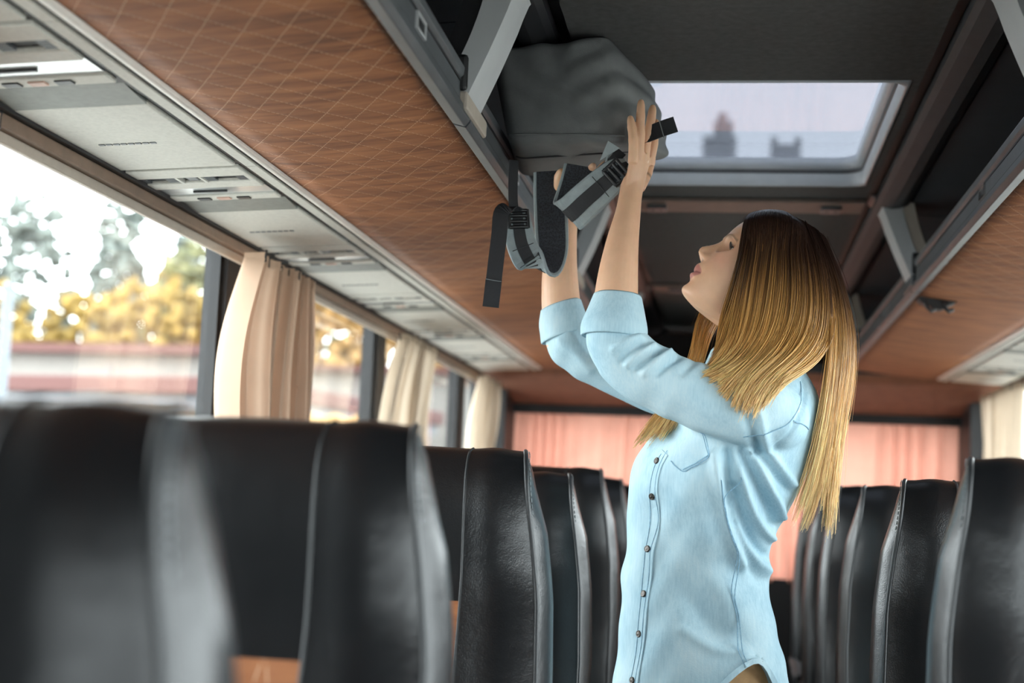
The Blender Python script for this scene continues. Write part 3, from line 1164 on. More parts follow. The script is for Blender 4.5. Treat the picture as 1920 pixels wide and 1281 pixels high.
WY = 2.74
YAWB = math.radians(15)
BF = np.array([-math.cos(YAWB), -math.sin(YAWB), 0.0])     # the way the body faces
BL = np.array([math.sin(YAWB), -math.cos(YAWB), 0.0])      # her left, towards the aisle end we look from
UPZ = np.array([0, 0, 1.0])
woman = empty('person', (0.03, WY, 0.0), 'woman with long blonde hair in a light blue shirt lifting a backpack', 'person')
WO = np.array([0.03, WY, 0.0])


def remesh(mb, voxel, smooth=2):
    """fuse overlapping closed pieces into one skin"""
    me = bpy.data.meshes.new('tmp')
    me.from_pydata(mb.v, [], mb.f)
    me.update()
    o = bpy.data.objects.new('tmp', me)
    COL.objects.link(o)
    r = o.modifiers.new('r', 'REMESH')
    r.mode = 'VOXEL'
    r.voxel_size = voxel
    r.adaptivity = 0
    if smooth:
        s_ = o.modifiers.new('s', 'SMOOTH')
        s_.factor = 0.5
        s_.iterations = smooth
    dg = bpy.context.evaluated_depsgraph_get()
    out = bpy.data.meshes.new_from_object(o.evaluated_get(dg))
    bpy.data.objects.remove(o)
    bpy.data.meshes.remove(me)
    return out


def mesh_np(me):
    n = len(me.vertices)
    co = np.empty(n * 3)
    me.vertices.foreach_get('co', co)
    no = np.empty(n * 3)
    me.vertices.foreach_get('normal', no)
    return co.reshape(-1, 3), no.reshape(-1, 3)


def limb(mb, pts, rad, n=20, m=40, squash=1.0, axis=None):
    """closed round limb through points with radii, spline-smoothed"""
    q = spline(np.column_stack([np.array(pts, float), np.array(rad, float)]), m)
    mb.tube(q[:, :3], q[:, 3], n)
    mb.ball(q[0, :3], q[0, 3], 12, 8)
    mb.ball(q[-1, :3], q[-1, 3], 12, 8)


# torso section at a height: (front point, back point, half-width)
ROWS = [((-0.0149, 2.7400, 1.4984), (0.0725, 2.7400, 1.5048), .052),
        ((-0.0314, 2.7400, 1.4797), (0.1073, 2.7400, 1.4906), .085),
        ((-0.0608, 2.7400, 1.4535), (0.1401, 2.7400, 1.4724), .135),
        ((-0.1026, 2.7400, 1.4067), (0.1605, 2.7400, 1.4299), .165),
        ((-0.1372, 2.7400, 1.3499), (0.1635, 2.7400, 1.3751), .172),
        ((-0.1670, 2.7400, 1.3034), (0.1518, 2.7400, 1.3172), .168),
        ((-0.1796, 2.7400, 1.2577), (0.1363, 2.7400, 1.2651), .162),
        ((-0.1800, 2.7400, 1.2075), (0.1119, 2.7400, 1.2148), .153),
        ((-0.1804, 2.7400, 1.1575), (0.0914, 2.7400, 1.1696), .147),
        ((-0.1857, 2.7400, 1.1026), (0.0789, 2.7400, 1.1151), .143),
        ((-0.1887, 2.7400, 1.0430), (0.0860, 2.7400, 1.0569), .147),
        ((-0.1917, 2.7400, 0.9836), (0.0960, 2.7400, 0.9991), .155),
        ((-0.1948, 2.7400, 0.9246), (0.1135, 2.7400, 0.9469), .163),
        ((-0.1978, 2.7400, 0.8657), (0.1242, 2.7400, 0.8947), .168),
        ((-0.1972, 2.7400, 0.8171), (0.1290, 2.7400, 0.8471), .170)]


def torso_rings(scale=1.0, hem=True, n=72, rows=ROWS, m=60):
    A = []
    for fr, bk, B in rows:
        fr, bk = np.array(fr), np.array(bk)
        half = abs(bk[0] - fr[0]) / 2
        dep = math.sqrt(max(half ** 2 - (B * math.sin(YAWB)) ** 2, 1e-5)) / math.cos(YAWB)
        c = (fr + bk) / 2
        A.append((*c, dep, B, bk[2] - fr[2]))
    A = spline(A, m)
    th = np.arange(n) * 2 * PI / n
    rings = []
    for i, (cx, cy, cz, dep, B, tilt) in enumerate(A):
        p = 2.25
        ct, st = np.cos(th), np.sin(th)
        ex = np.sign(ct) * np.abs(ct) ** (2 / p)
        ey = np.sign(st) * np.abs(st) ** (2 / p)
        ring = np.array([cx, cy, cz]) + scale * (ex[:, None] * dep * BF + ey[:, None] * B * BL)
        ring[:, 2] += -ex * tilt / 2
        rings.append(ring)
    R_ = np.array(rings)
    if hem:
        # shirt-tail hem: high at the sides, low in front and behind
        th2 = np.where(np.sin(th) >= 0, th, 2 * PI - th)
        dth = th2 - math.radians(109)
        side = np.clip(np.cos(dth), 0, 1) ** np.where(dth < 0, 5.0, 9.0)
        zh = R_[-1][:, 2] + side * 0.142
        for i in range(len(R_)):
            R_[i][:, 2] = np.maximum(R_[i][:, 2], zh - 0.0004 * i)
    return R_


# --- body -----------------------------------------------------------------
body = MB()
HO = np.array((0.0386, 2.74, 1.6854))
tau, yw = math.radians(34), math.radians(12)
hf = np.array([-math.cos(yw), -math.sin(yw), 0])
HF = math.cos(tau) * hf + math.sin(tau) * UPZ
HU = -math.sin(tau) * hf + math.cos(tau) * UPZ
HS = np.array([math.sin(yw), -math.cos(yw), 0])


def H(f_, u_, s_):
    f_, u_, s_ = np.broadcast_arrays(np.asarray(f_, float), np.asarray(u_, float), np.asarray(s_, float))
    return HO + f_[..., None] * HF + u_[..., None] * HU + s_[..., None] * HS


face = np.array([(-.137, .040, .018), (-.133, .062, .027), (-.128, .0715, .034), (-.118, .0740, .040), (-.105, .0728, .046), (-.085, .0742, .052), (-.065, .0748, .057),
                 (-.050, .0735, .061), (-.030, .0700, .0645), (-.010, .0672, .0675), (.005, .0682, .0695), (.030, .0645, .0720), (.050, .0570, .0715), (.070, .0465, .068),
                 (.088, .0290, .058), (.100, .0080, .040)])
us = np.linspace(-.137, .100, 130)
fr_ = np.interp(us, face[:, 0], face[:, 1])
hw_ = np.interp(us, face[:, 0], face[:, 2])
for _ in range(4):
    fr_[1:-1] = (fr_[:-2] + 2 * fr_[1:-1] + fr_[2:]) / 4
    hw_[1:-1] = (hw_[:-2] + 2 * hw_[1:-1] + hw_[2:]) / 4
nose = np.interp(us, [-.061, -.0565, -.052, -.047, -.040, -.033, -.025, -.016, -.006, .002], [0, .004, .0135, .0205, .0235, .0220, .0150, .0085, .0030, 0])
lip = np.interp(us, [-.100, -.096, -.091, -.087, -.0835, -.080, -.074, -.067, -.062, -.058], [0, .003, .0072, .0060, .0005, .0050, .0068, .0062, .0025, 0])
nth = 120
th = np.arange(nth) * 2 * PI / nth
rings = []
for u_, f0, hw, N, L in zip(us, fr_, hw_, nose, lip):
    c_ = -.012
    ct, st = np.cos(th), np.sin(th)
    s_ = hw * np.sign(st) * np.abs(st) ** 0.90
    frn = c_ + (f0 - c_) * np.abs(ct) ** 0.72
    back = c_ - np.interp(u_, [-.137, -.12, -.09, -.05, .0, .06, .10], [.012, .03, .048, .06, .075, .075, .03]) * np.abs(ct) ** .8
    f_ = np.where(ct > 0, frn, back)
    front = ct > 0.05
    sn = np.interp(u_, [-.06, -.045, -.03, -.01], [.0125, .0105, .0075, .0068])
    add = N * np.exp(-(s_ / sn) ** 2)
    add += .0065 * np.exp(-((np.abs(s_) - .0125) / .0055) ** 2 - ((u_ + .0505) / .0075) ** 2)          # nostril wings
    add += L * np.exp(-(s_ / .0175) ** 4)
    add += .0045 * np.exp(-(s_ / .016) ** 2 - ((u_ + .122) / .011) ** 2)                                # chin
    add += -.0125 * np.exp(-((np.abs(s_) - .0315) / .0150) ** 2 - ((u_ + .0105) / .0125) ** 2)            # eye sockets
    add += .0040 * np.exp(-((np.abs(s_) - .026) / .018) ** 2 - ((u_ - .007) / .0060) ** 2)              # brow ridge
    add += .0045 * np.exp(-((np.abs(s_) - .043) / .014) ** 2 - ((u_ + .030) / .016) ** 2)               # cheekbone
    add += -.0025 * np.exp(-((np.abs(s_) - .025) / .006) ** 2 - ((u_ + .083) / .007) ** 2)              # mouth corners
    f_ = f_ + np.where(front, add, 0)
    rings.append(H(f_, np.full(nth, u_), s_))
body.loft(rings)
# cranium
cr = []
for j in range(29):
    p = -PI / 2 + PI * (j + .02) / 28.04
    a_ = np.arange(40) * 2 * PI / 40
    cr.append(H(-.022 + .088 * math.cos(p) * np.cos(a_), np.full(40, .012 + .092 * math.sin(p)), .0735 * math.cos(p) * np.sin(a_)))
body.loft(cr)
# ear on the visible side
for sg in (1, -1):
    e_ = [H(-.022 - .012 * math.sin(t_), -.012 + .028 * math.cos(t_), sg * (.070 + .004 * math.cos(t_))) for t_ in np.linspace(-.6, 3.6, 16)]
    body.tube(e_, .0055, 8)
# neck and shoulders
limb(body, [(0.0423, 2.7450, 1.6145), (0.0332, 2.7450, 1.5734), (0.0294, 2.7450, 1.5224), (0.0356, 2.7450, 1.4719), (0.0445, 2.7450, 1.4318)], [.046, .050, .0505, .056, .075], 28)
R_ = torso_rings(0.82, hem=False, n=48, m=40)
body.loft(R_)
# near (left) arm
limb(body, [(0.0803, 2.6000, 1.3884), (-0.0139, 2.5750, 1.4009), (-0.1087, 2.5700, 1.4328), (-0.1911, 2.5700, 1.4832), (-0.2089, 2.5750, 1.5151)], [.052, .047, .043, .042, .043], 24)
limb(body, [(-0.2064, 2.5750, 1.4978), (-0.2057, 2.5750, 1.5365), (-0.2049, 2.5800, 1.5858), (-0.2026, 2.5900, 1.6412), (-0.1978, 2.6050, 1.6982), (-0.1916, 2.6200, 1.7490), (-0.1885, 2.6300, 1.7853), (-0.1848, 2.6350, 1.8147)],
     [.041, .0415, .0400, .0355, .0295, .0238, .0215, .022], 28)
# far (right) arm
limb(body, [(0.0267, 2.8800, 1.4046), (-0.0683, 2.8800, 1.4334), (-0.1748, 2.8700, 1.4721), (-0.2716, 2.8600, 1.5167), (-0.3188, 2.8500, 1.5445)], [.050, .044, .038, .033, .034], 24)
limb(body, [(-0.3226, 2.8500, 1.5304), (-0.3319, 2.8500, 1.5786), (-0.3380, 2.8500, 1.6272), (-0.3412, 2.8500, 1.6814), (-0.3380, 2.8500, 1.7414), (-0.3323, 2.8500, 1.7907), (-0.3262, 2.8450, 1.8172)],
     [.040, .0405, .0385, .0350, .0290, .0240, .0215], 28)


def finger(pts, r0, r1):
    k_ = len(pts)
    P_ = spline(np.array(pts, float), 22)
    t_ = np.linspace(0, 1, 22)
    rr = r0 + (r1 - r0) * t_
    # knuckles
    for kk in (0.42, 0.74):
        rr = rr + .0007 * np.exp(-((t_ - kk) / .05) ** 2)
    rr[-3:] *= np.array([.99, .94, .80])
    rr = rr + .0007
    body.tube(P_, rr, 14)
    body.ball(P_[-1], rr[-1] * .98, 10, 6)


# near hand: palm against the end of the bag, back of the hand to us
def palm(corners, thick):
    """corners: wrist pinky, wrist index, knuckles from index to pinky"""
    C_ = np.array(corners, float)
    n_ = np.cross(C_[1] - C_[0], C_[2] - C_[0])
    n_ /= np.linalg.norm(n_)
    rings_ = []
    w0, w1, k_i, k_m, k_r, k_p = C_
    for t_ in np.linspace(0, 1, 9):
        lo_ = w0 + (k_p - w0) * t_
        hi_ = w1 + (k_i - w1) * t_
        mid = (w0 + w1) / 2 + ((k_m + k_r) / 2 - (w0 + w1) / 2) * t_
        th_ = thick * (1.0 + .25 * math.sin(PI * t_)) * (0.9 if t_ > .9 else 1)
        ring = []
        for q in np.arange(20) * 2 * PI / 20:
            sd = math.cos(q)
            base_ = mid + ((hi_ - mid) * max(sd, 0) + (lo_ - mid) * max(-sd, 0)) * 1.08
            ring.append(base_ + n_ * th_ * math.sin(q) * (1 - .25 * abs(sd)))
        rings_.append(ring)
    body.loft(rings_)


kp, kr, km, ki = (-0.1872, 2.6060, 1.8543), (-0.1755, 2.6180, 1.8644), (-0.1648, 2.6370, 1.8671), (-0.1569, 2.6600, 1.8625)
palm([(-0.2015, 2.6200, 1.7790), (-0.1727, 2.6450, 1.7887), ki, km, kr, kp], .0135)
finger([(-0.1849, 2.6060, 1.8423), (-0.1847, 2.6010, 1.8772), (-0.1875, 2.6010, 1.9023), (-0.1914, 2.6040, 1.9263)], .0083, .0066)
finger([(-0.1751, 2.6180, 1.8512), (-0.1729, 2.6120, 1.8881), (-0.1731, 2.6120, 1.9255), (-0.1734, 2.6160, 1.9601)], .0090, .0070)
finger([(-0.1653, 2.6370, 1.8539), (-0.1613, 2.6320, 1.8933), (-0.1555, 2.6330, 1.9281), (-0.1526, 2.6380, 1.9561)], .0090, .0070)
finger([(-0.1575, 2.6600, 1.8513), (-0.1514, 2.6580, 1.8836), (-0.1484, 2.6600, 1.9128), (-0.1473, 2.6640, 1.9355)], .0086, .0068)
finger([(-0.1745, 2.6500, 1.8060), (-0.1646, 2.6720, 1.8335), (-0.1584, 2.6900, 1.8605), (-0.1555, 2.7000, 1.8816)], .0115, .0080)

# far hand: flat under the bag, fingertips curling up on the near side
kp2, kr2, km2, ki2 = (-0.2837, 2.8600, 1.8615), (-0.2931, 2.8350, 1.8558), (-0.3022, 2.8100, 1.8490), (-0.3101, 2.7850, 1.8412)
palm([(-0.3151, 2.8620, 1.8209), (-0.3365, 2.8320, 1.8121), ki2, km2, kr2, kp2], .0125)
finger([(-0.3083, 2.7900, 1.8380), (-0.2955, 2.7650, 1.8454), (-0.2808, 2.7400, 1.8525), (-0.2660, 2.6900, 1.8566)], .0086, .0070)
finger([(-0.2999, 2.8100, 1.8447), (-0.2828, 2.7850, 1.8500), (-0.2645, 2.7650, 1.8595), (-0.2482, 2.7400, 1.8729)], .0090, .0070)
finger([(-0.2908, 2.8350, 1.8526), (-0.2696, 2.8000, 1.8568), (-0.2484, 2.7720, 1.8623), (-0.2363, 2.7480, 1.8695)], .0088, .0070)
finger([(-0.2825, 2.8600, 1.8582), (-0.2617, 2.8300, 1.8615), (-0.2451, 2.8080, 1.8664), (-0.2354, 2.7900, 1.8730)], .0080, .0064)
finger([(-0.3314, 2.8300, 1.8249), (-0.3414, 2.8000, 1.8378), (-0.3412, 2.7750, 1.8505), (-0.3354, 2.7580, 1.8606)], .0115, .0080)

# legs down to the floor inside the trousers
hipc = np.array((R_[-1].mean(0)[0], WY, 0))
for sg in (1, -1):
    o_ = BL * sg * .088
    limb(body, [hipc + o_ * .7 + (0, 0, .84), hipc + o_ * .85 + (0, 0, .70), hipc + o_ * .95 + (-.005, 0, .48), hipc + o_ * .9 + (.01, 0, .28), hipc + o_ * .9 + (.02, 0, .09)],
         [.055, .058, .052, .05, .038], 18)
    limb(body, [hipc + o_ * .9 + (.03, 0, .05), hipc + o_ * .9 + BF * .08 + (0, 0, .045), hipc + o_ * .9 + BF * .17 + (0, 0, .032)], [.034, .034, .024], 14)
limb(body, [hipc + (0, 0, 1.05), hipc + (0, 0, .92), hipc + (0, 0, .82)], [.09, .095, .09], 24)

bm = remesh(body, 0.0020, 1)
co, no = mesh_np(bm)
# skin colours: warm skin, lips, brows, cheeks, dark scalp
loc = co - HO
lf, lu, ls = loc @ HF, loc @ HU, loc @ HS
# eyelids: wrap the skin round each eyeball and open an almond-shaped slit
EF, EU, ES, ER = .0378, -.0135, .0315, .0132
for sg in (1, -1):
    ds, du = ls - sg * ES, lu - EU
    rho = np.sqrt(ds ** 2 + du ** 2)
    w_ = np.clip((.021 - rho) / .0085, 0, 1) * ((lf > .02) & (lf < .09))
    w_ = w_ * w_ * (3 - 2 * w_)
    tgt = EF + np.sqrt(np.maximum(ER ** 2 - np.minimum(rho, .0120) ** 2, 0))
    e_ = np.clip(1 - (ds / .0125) ** 2, 0, 1)
    slit = (du < .0050 * e_) & (du > -.0040 * e_)
    tgt = np.where(slit, EF + .0030, tgt)
    nf = lf * (1 - w_) + tgt * w_
    co = co + ((nf - lf) * (w_ > 0))[:, None] * HF
    lf = np.where(w_ > 0, nf, lf)
loc = co - HO
tint = np.tile(np.array((0.77, 0.468, 0.300)), (len(co), 1))


def blend(mask, c_):
    global tint
    tint = tint * (1 - mask[:, None]) + np.array(c_) * mask[:, None]


infront = np.clip((lf - .02) / .02, 0, 1)
blend(.45 * infront * np.exp(-((np.abs(ls) - .045) / .018) ** 2 - ((lu + .045) / .022) ** 2), (0.66, 0.30, 0.23))
lipm = infront * np.clip(1.25 - (np.abs(ls) / .0235) ** 4 - ((lu + .0825) / (.0165 * np.clip(1.02 - (np.abs(ls) / .030) ** 2, .15, 1))) ** 4, 0, 1)
blend(.85 * np.clip(lipm * 1.6, 0, 1), (0.50, 0.185, 0.175))
blend(.8 * infront * np.exp(-((lu + .0832 + .0) / .0014) ** 2) * (np.abs(ls) < .023), (0.16, 0.05, 0.05))  # mouth line: shade of the crease painted into the skin colour
browu = .0060 + .10 * np.clip(np.abs(ls) - .014, 0, .02) - .45 * np.clip(np.abs(ls) - .036, 0, .03)
blend(.75 * infront * np.exp(-((lu - browu) / .0030) ** 2) * ((np.abs(ls) > .011) & (np.abs(ls) < .052)), (0.13, 0.075, 0.05))
blend(.75 * infront * np.exp(-((np.abs(ls) - .0085) / .0036) ** 2 - ((lu + .0575) / .0028) ** 2), (0.10, 0.035, 0.03))  # nostrils: shade of the openings painted on
blend(.45 * infront * np.exp(-((np.abs(ls) - .0315) / .015) ** 2 - ((lu - EU - .006) / .006) ** 2), (0.36, 0.20, 0.16))
scalp = np.clip((lu - .055 - .25 * np.clip(lf, -.1, .05) + .02) / .01, 0, 1) * (lf < .052) + ((lf < .0) & (lu > -.08) & (loc[:, 2] > -.12)).astype(float)
hl = ((lu > .078) & (lf < .056)) | (lf < .046) & (lu > -.055) & ((lf - .046) + .55 * np.abs(ls) * 0 < 0) & ((lu > .065) | (lf < .012))
blend(np.clip(hl.astype(float) * (np.linalg.norm(loc, axis=1) < .17), 0, 1), (0.035, 0.018, 0.012))
# fingertips a little redder
ca = bm.color_attributes.new('tint', 'FLOAT_COLOR', 'POINT')
ca.data.foreach_set('color', np.column_stack([tint, np.ones(len(tint))]).astype(np.float32).ravel())
HC = H(-.01, 0, 0)
hv = np.linalg.norm(co - HC, axis=1) < .17
hidx = np.full(len(co), -1)
hidx[hv] = np.arange(hv.sum())
loops_ = np.empty(len(bm.loops), np.int32)
bm.loops.foreach_get('vertex_index', loops_)
if len(loops_) == 4 * len(bm.polygons):
    q4 = hidx[loops_.reshape(-1, 4)]
    q4 = q4[(q4 >= 0).all(1)]
else:
    q4 = np.array([[hidx[i] for i in p.vertices][:4] for p in bm.polygons if len(p.vertices) == 4 and all(hidx[i] >= 0 for i in p.vertices)])
from mathutils.bvhtree import BVHTree
head_bvh = BVHTree.FromPolygons(co[hv].tolist(), q4.tolist())
bm.vertices.foreach_set('co', (co - WO).astype(np.float32).ravel())
bm.materials.clear()
bm.materials.append(M['skin'])
bm.polygons.foreach_set('use_smooth', np.ones(len(bm.polygons), bool))
bm.update()
bo = bpy.data.objects.new('body', bm)
COL.objects.link(bo)
bo.parent = woman


def wbuild(mb, name, mat, parent=None, **kw):
    mb.v = [tuple(np.array(p) - WO) for p in mb.v]
    return mb.build(name, mat, parent or woman, **kw)


# eyes
for sg in (1, -1):
    ec = H(EF, EU, sg * ES)
    e_ = MB()
    e_.ball(ec, .0118, 20, 14)
    eye = wbuild(e_, 'eye', 'eye_white')
    look = (HF * .96 + HU * .18 + HS * .05 * sg)
    look /= np.linalg.norm(look)
    i_ = MB()
    t1 = np.cross(look, HU); t1 /= np.linalg.norm(t1)
    t2 = np.cross(t1, look)
    a_ = np.arange(18) * 2 * PI / 18
    rr = [ec + look * math.sqrt(.0120 ** 2 - r_ ** 2) + r_ * (np.cos(a_)[:, None] * t1 + np.sin(a_)[:, None] * t2) for r_ in (.0001, .003, .0058)]
    i_.loft(rr, cap=False)
    wbuild(i_, 'iris', 'iris_brown', eye)
    ll = []
    for q in np.linspace(-1, 1, 17):
        ds, du = q * .0125, .0050 * (1 - q * q)
        ll.append(H(EF + math.sqrt(.0134 ** 2 - min(.0125, math.hypot(ds, du)) ** 2), EU + du, sg * ES + ds))
    ln = MB().tube(ll, .0009, 6)
    o_ = wbuild(ln, 'lash_line', 'lash', eye)
    la = MB()
    for p in ll[1:-1]:
        out = (p - ec); out /= np.linalg.norm(out)
        la.tube([p, p + out * .004 - HU * .0005, p + out * .0078 + HU * .003], [.0006, .0005, .0002], 4)
    wbuild(la, 'eyelashes', 'lash', eye)['kind'] = 'stuff'

# --- shirt ------------------------------------------------------------------
sh = MB()
RT = torso_rings(1.0)
rc = RT[-1].mean(0)
inner = [rc + (RT[-1] - rc) * np.array([k_, k_, 1]) + np.array([0, 0, dz]) for k_, dz in ((.985, -.001), (.925, .001), (.86, .010), (.70, .014))]
sh.loft(list(RT) + inner)
# sleeves
limb(sh, [(0.0975, 2.6500, 1.3700), (0.0768, 2.6050, 1.3839), (0.0331, 2.5800, 1.3923), (-0.0186, 2.5720, 1.4024), (-0.0801, 2.5700, 1.4231), (-0.1396, 2.5700, 1.4500), (-0.1844, 2.5700, 1.4814), (-0.2027, 2.5730, 1.5073), (-0.2055, 2.5750, 1.5287)],
     [0.0530, 0.0619, 0.0624, 0.0593, 0.0565, 0.0555, 0.0546, 0.0518, 0.0490], 36, 70)
limb(sh, [(0.0368, 2.8500, 1.3978), (0.0163, 2.8800, 1.4042), (-0.0364, 2.8850, 1.4188), (-0.1109, 2.8800, 1.4481), (-0.1859, 2.8750, 1.4776), (-0.2610, 2.8650, 1.5089), (-0.3060, 2.8550, 1.5325), (-0.3223, 2.8500, 1.5519)],
     [0.0605, 0.0696, 0.0654, 0.0612, 0.0599, 0.0597, 0.0553, 0.0501], 32, 60)
sm = remesh(sh, 0.0042, 6)
co, no = mesh_np(sm)

FOLDS = [  # polyline on the near side, width, height (+ ridge, - valley)
    ([(0.0277, 2.6000, 1.3155), (0.0531, 2.6000, 1.2645), (0.0745, 2.6000, 1.2231), (0.0863, 2.6000, 1.1909)], .008, -.010),
    ([(0.0388, 2.6000, 1.3206), (0.0660, 2.6000, 1.2744), (0.0892, 2.6000, 1.2331), (0.0990, 2.6000, 1.2073)], .008, .010),
    ([(0.0585, 2.6000, 1.3166), (0.0844, 2.6000, 1.2845), (0.1092, 2.6000, 1.2526)], .006, -.008),
    ([(0.0724, 2.6000, 1.3209), (0.0991, 2.6000, 1.2898), (0.1200, 2.6000, 1.2662)], .007, .006),
    ([(0.0209, 2.6000, 1.2869), (0.0419, 2.6000, 1.2264), (0.0642, 2.6000, 1.1852), (0.0831, 2.6000, 1.1674)], .009, .011),
    ([(0.0160, 2.6000, 1.2536), (0.0304, 2.6000, 1.1978), (0.0500, 2.6000, 1.1566), (0.0728, 2.6000, 1.1343)], .008, -.010),
    ([(0.0151, 2.6000, 1.2159), (0.0312, 2.6000, 1.1651), (0.0534, 2.6000, 1.1288), (0.0771, 2.6000, 1.1067)], .010, .009),
    ([(0.0198, 2.6000, 1.1739), (0.0395, 2.6000, 1.1281), (0.0635, 2.6000, 1.0921)], .009, -.006),
    ([(-0.0209, 2.5800, 1.3083), (-0.0079, 2.5800, 1.2384), (0.0086, 2.5800, 1.1738), (0.0302, 2.5800, 1.1191)], .012, .012),
    ([(-0.0005, 2.5800, 1.3137), (0.0067, 2.5800, 1.2483), (0.0155, 2.5800, 1.1927)], .009, -.013),
    ([(-0.0572, 2.5800, 1.2646), (-0.0360, 2.5800, 1.1718), (-0.0058, 2.5800, 1.0805), (0.0278, 2.5800, 1.0270)], .030, .006),
    ([(-0.1364, 2.6000, 1.2048), (-0.1008, 2.6000, 1.1215), (-0.0330, 2.6000, 1.0501)], .025, -.005),
    ([(-0.0613, 2.6000, 1.0580), (-0.0132, 2.6000, 1.0048), (0.0335, 2.6000, 0.9889)], .016, -.004),
    ([(-0.0691, 2.6000, 1.0018), (-0.0124, 2.6000, 0.9725), (0.0386, 2.6000, 0.9689)], .010, .004),
    # sleeve: pull lines at the elbow and towards the armpit
    ([(-0.1461, 2.5200, 1.5027), (-0.1675, 2.5100, 1.4897), (-0.1865, 2.5100, 1.4704)], .0055, -.008),
    ([(-0.1328, 2.5200, 1.4973), (-0.1541, 2.5100, 1.4807), (-0.1758, 2.5100, 1.4595)], .0055, .007),
    ([(-0.1177, 2.5200, 1.4893), (-0.1400, 2.5100, 1.4736), (-0.1608, 2.5100, 1.4543)], .0055, -.0085),
    ([(-0.1045, 2.5200, 1.4849), (-0.1240, 2.5100, 1.4684), (-0.1456, 2.5100, 1.4453)], .006, .007),
    ([(-0.0895, 2.5200, 1.4778), (-0.1090, 2.5100, 1.4613), (-0.1234, 2.5100, 1.4460)], .006, -.007),
    ([(-0.1594, 2.5200, 1.5099), (-0.1809, 2.5100, 1.5007), (-0.2010, 2.5100, 1.4860)], .006, .006),
    ([(-0.0615, 2.5200, 1.4710), (-0.0790, 2.5100, 1.4472)], .007, -.005),
    ([(0.0503, 2.5100, 1.3863), (0.0620, 2.5100, 1.3500), (0.0700, 2.5200, 1.3251)], .009, .007),
    ([(0.0369, 2.5100, 1.3813), (0.0440, 2.5100, 1.3476), (0.0520, 2.5200, 1.3208)], .008, -.007),
    ([(-0.0057, 2.5100, 1.4493), (0.0180, 2.5100, 1.4129), (0.0399, 2.5100, 1.3676)], .013, -.006),
    ([(-0.2276, 2.5100, 1.4430), (-0.1515, 2.5100, 1.3966), (-0.0582, 2.5100, 1.3598), (0.0335, 2.5100, 1.3326)], .010, .004),
    # armhole seam
    ([(0.0391, 2.5500, 1.3122), (0.0755, 2.5500, 1.3228), (0.1073, 2.5600, 1.3495), (0.1259, 2.5800, 1.3886), (0.1383, 2.6200, 1.4298), (0.1334, 2.6600, 1.4552)], .004, -.004),
    # far sleeve
    ([(-0.3042, 2.8000, 1.5517), (-0.2872, 2.8000, 1.5204), (-0.2654, 2.8000, 1.4978)], .008, -.006),
    ([(-0.3298, 2.8000, 1.5299), (-0.3026, 2.8000, 1.5095), (-0.2700, 2.8000, 1.4788)], .010, .004),
]
disp = np.zeros(len(co))
nearw = np.clip((-no[:, 1] + .25) / .6, 0, 1)
for pl, wd, ht in FOLDS:
    pl = spline(np.array(pl), 14)
    seg = pl
    d2 = np.full(len(co), 9.0)
    for a_, b_ in zip(seg[:-1], seg[1:]):
        ab = (b_ - a_)[[0, 2]]
        ap = co[:, [0, 2]] - a_[[0, 2]]
        t_ = np.clip(ap @ ab / (ab @ ab + 1e-12), 0, 1)
        dd = ap - t_[:, None] * ab
        d2 = np.minimum(d2, (dd ** 2).sum(1))
    ym = pl[:, 1].mean()
    m_ = np.exp(-d2 / wd ** 2) * nearw * (np.abs(co[:, 1] - ym) < .16)
    disp += 1.3 * ht * m_
# lesser waves everywhere
P_ = co
disp += .0022 * np.sin(38 * P_[:, 0] + 21 * P_[:, 2] + 3 * np.sin(17 * P_[:, 2])) * np.clip((1.35 - P_[:, 2]) * 4, .1, 1)
disp += .0012 * np.sin(61 * P_[:, 2] - 47 * P_[:, 0] + 2 * np.sin(29 * P_[:, 0]))
co = co + no * disp[:, None]
sm.vertices.foreach_set('co', (co - WO).astype(np.float32).ravel())
sm.materials.clear()
sm.materials.append(M['denim_light'])
sm.polygons.foreach_set('use_smooth', np.ones(len(sm.polygons), bool))
sm.update()
shirt = bpy.data.objects.new('shirt', sm)
COL.objects.link(shirt)
shirt.parent = woman
from mathutils.bvhtree import BVHTree
bvh = BVHTree.FromPolygons([Vector(p) for p in co], [tuple(p.vertices) for p in sm.polygons])


def on_shirt(p, lift=.0015):
    """nearest point of the cloth, lifted off it"""
    l_, n_, _, _ = bvh.find_nearest(Vector(p))
    return np.array(l_) + np.array(n_) * lift, np.array(n_)


# rolled cuffs
def cuff(rings_, name='cuff'):
    m_ = MB()
    q = spline(np.array([(*c_, r_, *ax_) for c_, r_, ax_ in rings_]), 16)
    n_ = 40
    rr = []
    for row in q:
        c_, r_, ax_ = row[:3], row[3], row[4:7]
        ax_ = ax_ / np.linalg.norm(ax_)
        s_ = np.cross(ax_, np.array([0, 1.0, 0])); s_ /= np.linalg.norm(s_)
        t_ = np.cross(s_, ax_)
        a_ = np.arange(n_) * 2 * PI / n_
        wob = 1 + .018 * np.sin(3 * a_ + 1) + .012 * np.sin(5 * a_ + 20 * r_)
        rr.append(c_ + (r_ * wob)[:, None] * (np.cos(a_)[:, None] * s_ + np.sin(a_)[:, None] * t_))
    # turn inwards at both ends
    rr = [q[0, :3] + (rr[0] - q[0, :3]) * .80 + q[0, 4:7] * .004] + [q[0, :3] + (rr[0] - q[0, :3]) * .96 - q[0, 4:7] * .002] + rr + \
         [q[-1, :3] + (rr[-1] - q[-1, :3]) * .965 + q[-1, 4:7] * .003] + [q[-1, :3] + (rr[-1] - q[-1, :3]) * .86 - q[-1, 4:7] * .006]
    m_.loft(rr, cap=False)
    o_ = wbuild(m_, name, 'denim_light', shirt)
    return o_


